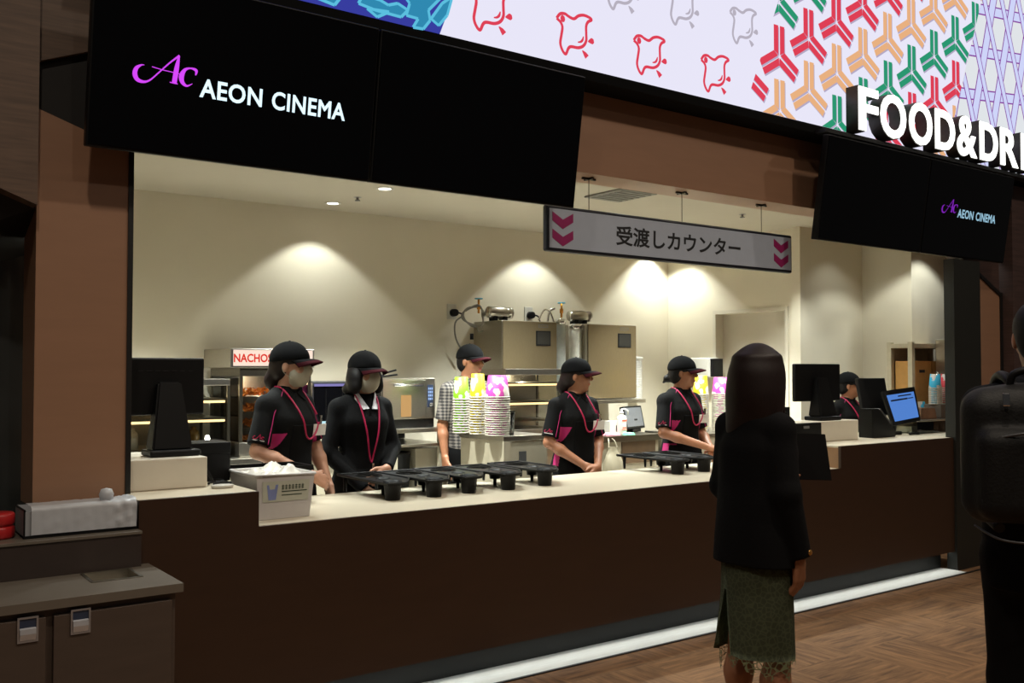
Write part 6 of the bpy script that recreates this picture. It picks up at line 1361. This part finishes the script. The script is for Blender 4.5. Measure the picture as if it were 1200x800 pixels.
mb = MB(); mb.tube(spline([(-.02, -.372, 1.31), (-.025, -.378, 1.24), (-.015, -.378, 1.18), (-.005, -.378, 1.24), (-.012, -.374, 1.31)], 6), .003, 6); mb.box(-.03, .005, -.38, -.37, 1.31, 1.32, .002, 1); mb.b.transform(Matrix.Translation((-.065, 0, 0))); bpm('zip_pull', mb, [mat('cord_grey', (60, 60, 62), .6), chrome])
for e in (-1, 1):
    mb = MB(); pts = spline([(e*.10, -.15, 1.44), (e*.12, -.10, 1.475*1.0), (e*.135, -.02, 1.475), (e*.14, .09, 1.42), (e*.145, .135, 1.30), (e*.16, .12, 1.16), (e*.19, .0, 1.05), (e*.15, -.16, 1.0)], 5); mb.tube(pts, .017, 8); bpm('shoulder_strap', mb, black_plastic)
mb = MB(); mb.lathe([(.016, -.003), (.022, -.003), (.022, .003), (.016, .003)], Matrix.Translation((.075, -.275, 1.44)) @ Matrix.Rotation(PI/2, 4, 'X'), 18, closed=True); mb.box(-.09, -.07, -.335, -.325, 1.39, 1.43, .003); mb.b.transform(Matrix.Translation((-.065, 0, 0))); bpm('buckle', mb, chrome)

# ================================================================= LIGHT
def spot(x, y, z, power, size, blend=.2, tgt=None, col=(1, .9, .72), r=.04):
    l = bpy.data.lights.new('lamp', 'SPOT'); l.energy = power; l.spot_size = rad(size); l.spot_blend = blend; l.color = col; l.shadow_soft_size = r
    o = bpy.data.objects.new('lamp', l); COL.objects.link(o); o.location = (x, y, z)
    d = (Vector(tgt)-Vector((x, y, z))) if tgt else Vector((0, 0, -1)); o.rotation_euler = d.to_track_quat('-Z', 'Y').to_euler(); return o
WARM = (1, 1.07, 1.03)
sx = [at(365, 300, 'Y', YB).x, at(620, 310, 'Y', YB).x, at(760, 320, 'Y', YB).x]
for x in (sx[0], sx[1], sx[2]): spot(x, YB-.30, ZC-.01, KW[0], 104, .25, col=WARM)
ysd = at(797, 320, 'X', XS).y; spot(XS-.30, ysd, ZC-.01, KW[0], 104, .25, col=WARM)
spot(X3-.42, Y4-.12, ZC-.01, KW[0]*.9, 104, .3, col=WARM)
spot(X3+.12, Y4-.32, ZC-.01, KW[0]*.8, 104, .3, col=WARM)
spot(X3-.5, Y2-.35, ZC-.01, KW[0]*.15, 110, .5, col=WARM)
for x in (1.7, 3.2, 4.7, 6.1):
    spot(x, 1.75, ZC-.01, KW[1]*1.3, 92, .7, (x, 2.05, 0), WARM); spot(x+.3, 1.1, ZC-.01, KW[1]*.25, 104, .5, col=WARM)
for x in (1.25, 1.7, 2.9, 4.2, 5.5, 6.5): spot(x, .62, ZC-.01, KW[2], 120, .5, col=WARM)  # first of these lamps added only to brighten the raised left worktop
for (x, y, z, p_) in ((2.58, 2.60, 1.44, 7), (1.86, 2.62, 1.38, 8), (4.7, 2.40, 1.44, 8)):
    l = bpy.data.lights.new('heat_lamp', 'POINT'); l.energy = p_; l.color = (1, .86, .62); l.shadow_soft_size = .03; o = bpy.data.objects.new('heat_lamp', l); COL.objects.link(o); o.location = (x, y, z)
# strip light under the counter lip, shining on the floor tile
l = bpy.data.lights.new('strip_lamp', 'AREA'); l.shape = 'RECTANGLE'; l.size = x1-x0; l.size_y = .03; l.energy = KW[3]; l.color = (.93, 1, .98); l.spread = rad(120)
o = bpy.data.objects.new('strip_lamp', l); COL.objects.link(o); o.location = ((x0+x1)/2, .04, .135); o.rotation_euler = (rad(-24), 0, 0)
# hall downlights high in front of the counter
for x, y in ((.0, -2.6), (2.6, -2.8), (5.2, -2.8), (7.8, -2.6), (4.0, -5.0), (1.0, -5.2)):
    spot(x, y, 5.2, KW[4], 150, .8, col=(1, .86, .70), r=.08)
w = bpy.data.worlds.new('world'); SC.world = w; w.use_nodes = True
w.node_tree.nodes['Background'].inputs[0].default_value = (.9, .85, .8, 1); w.node_tree.nodes['Background'].inputs[1].default_value = KW[5]
SC.view_settings.view_transform = 'Standard'; SC.view_settings.look = 'None'; SC.view_settings.gamma = 1; SC.view_settings.use_curve_mapping = False
SC.view_settings.exposure = 0.0
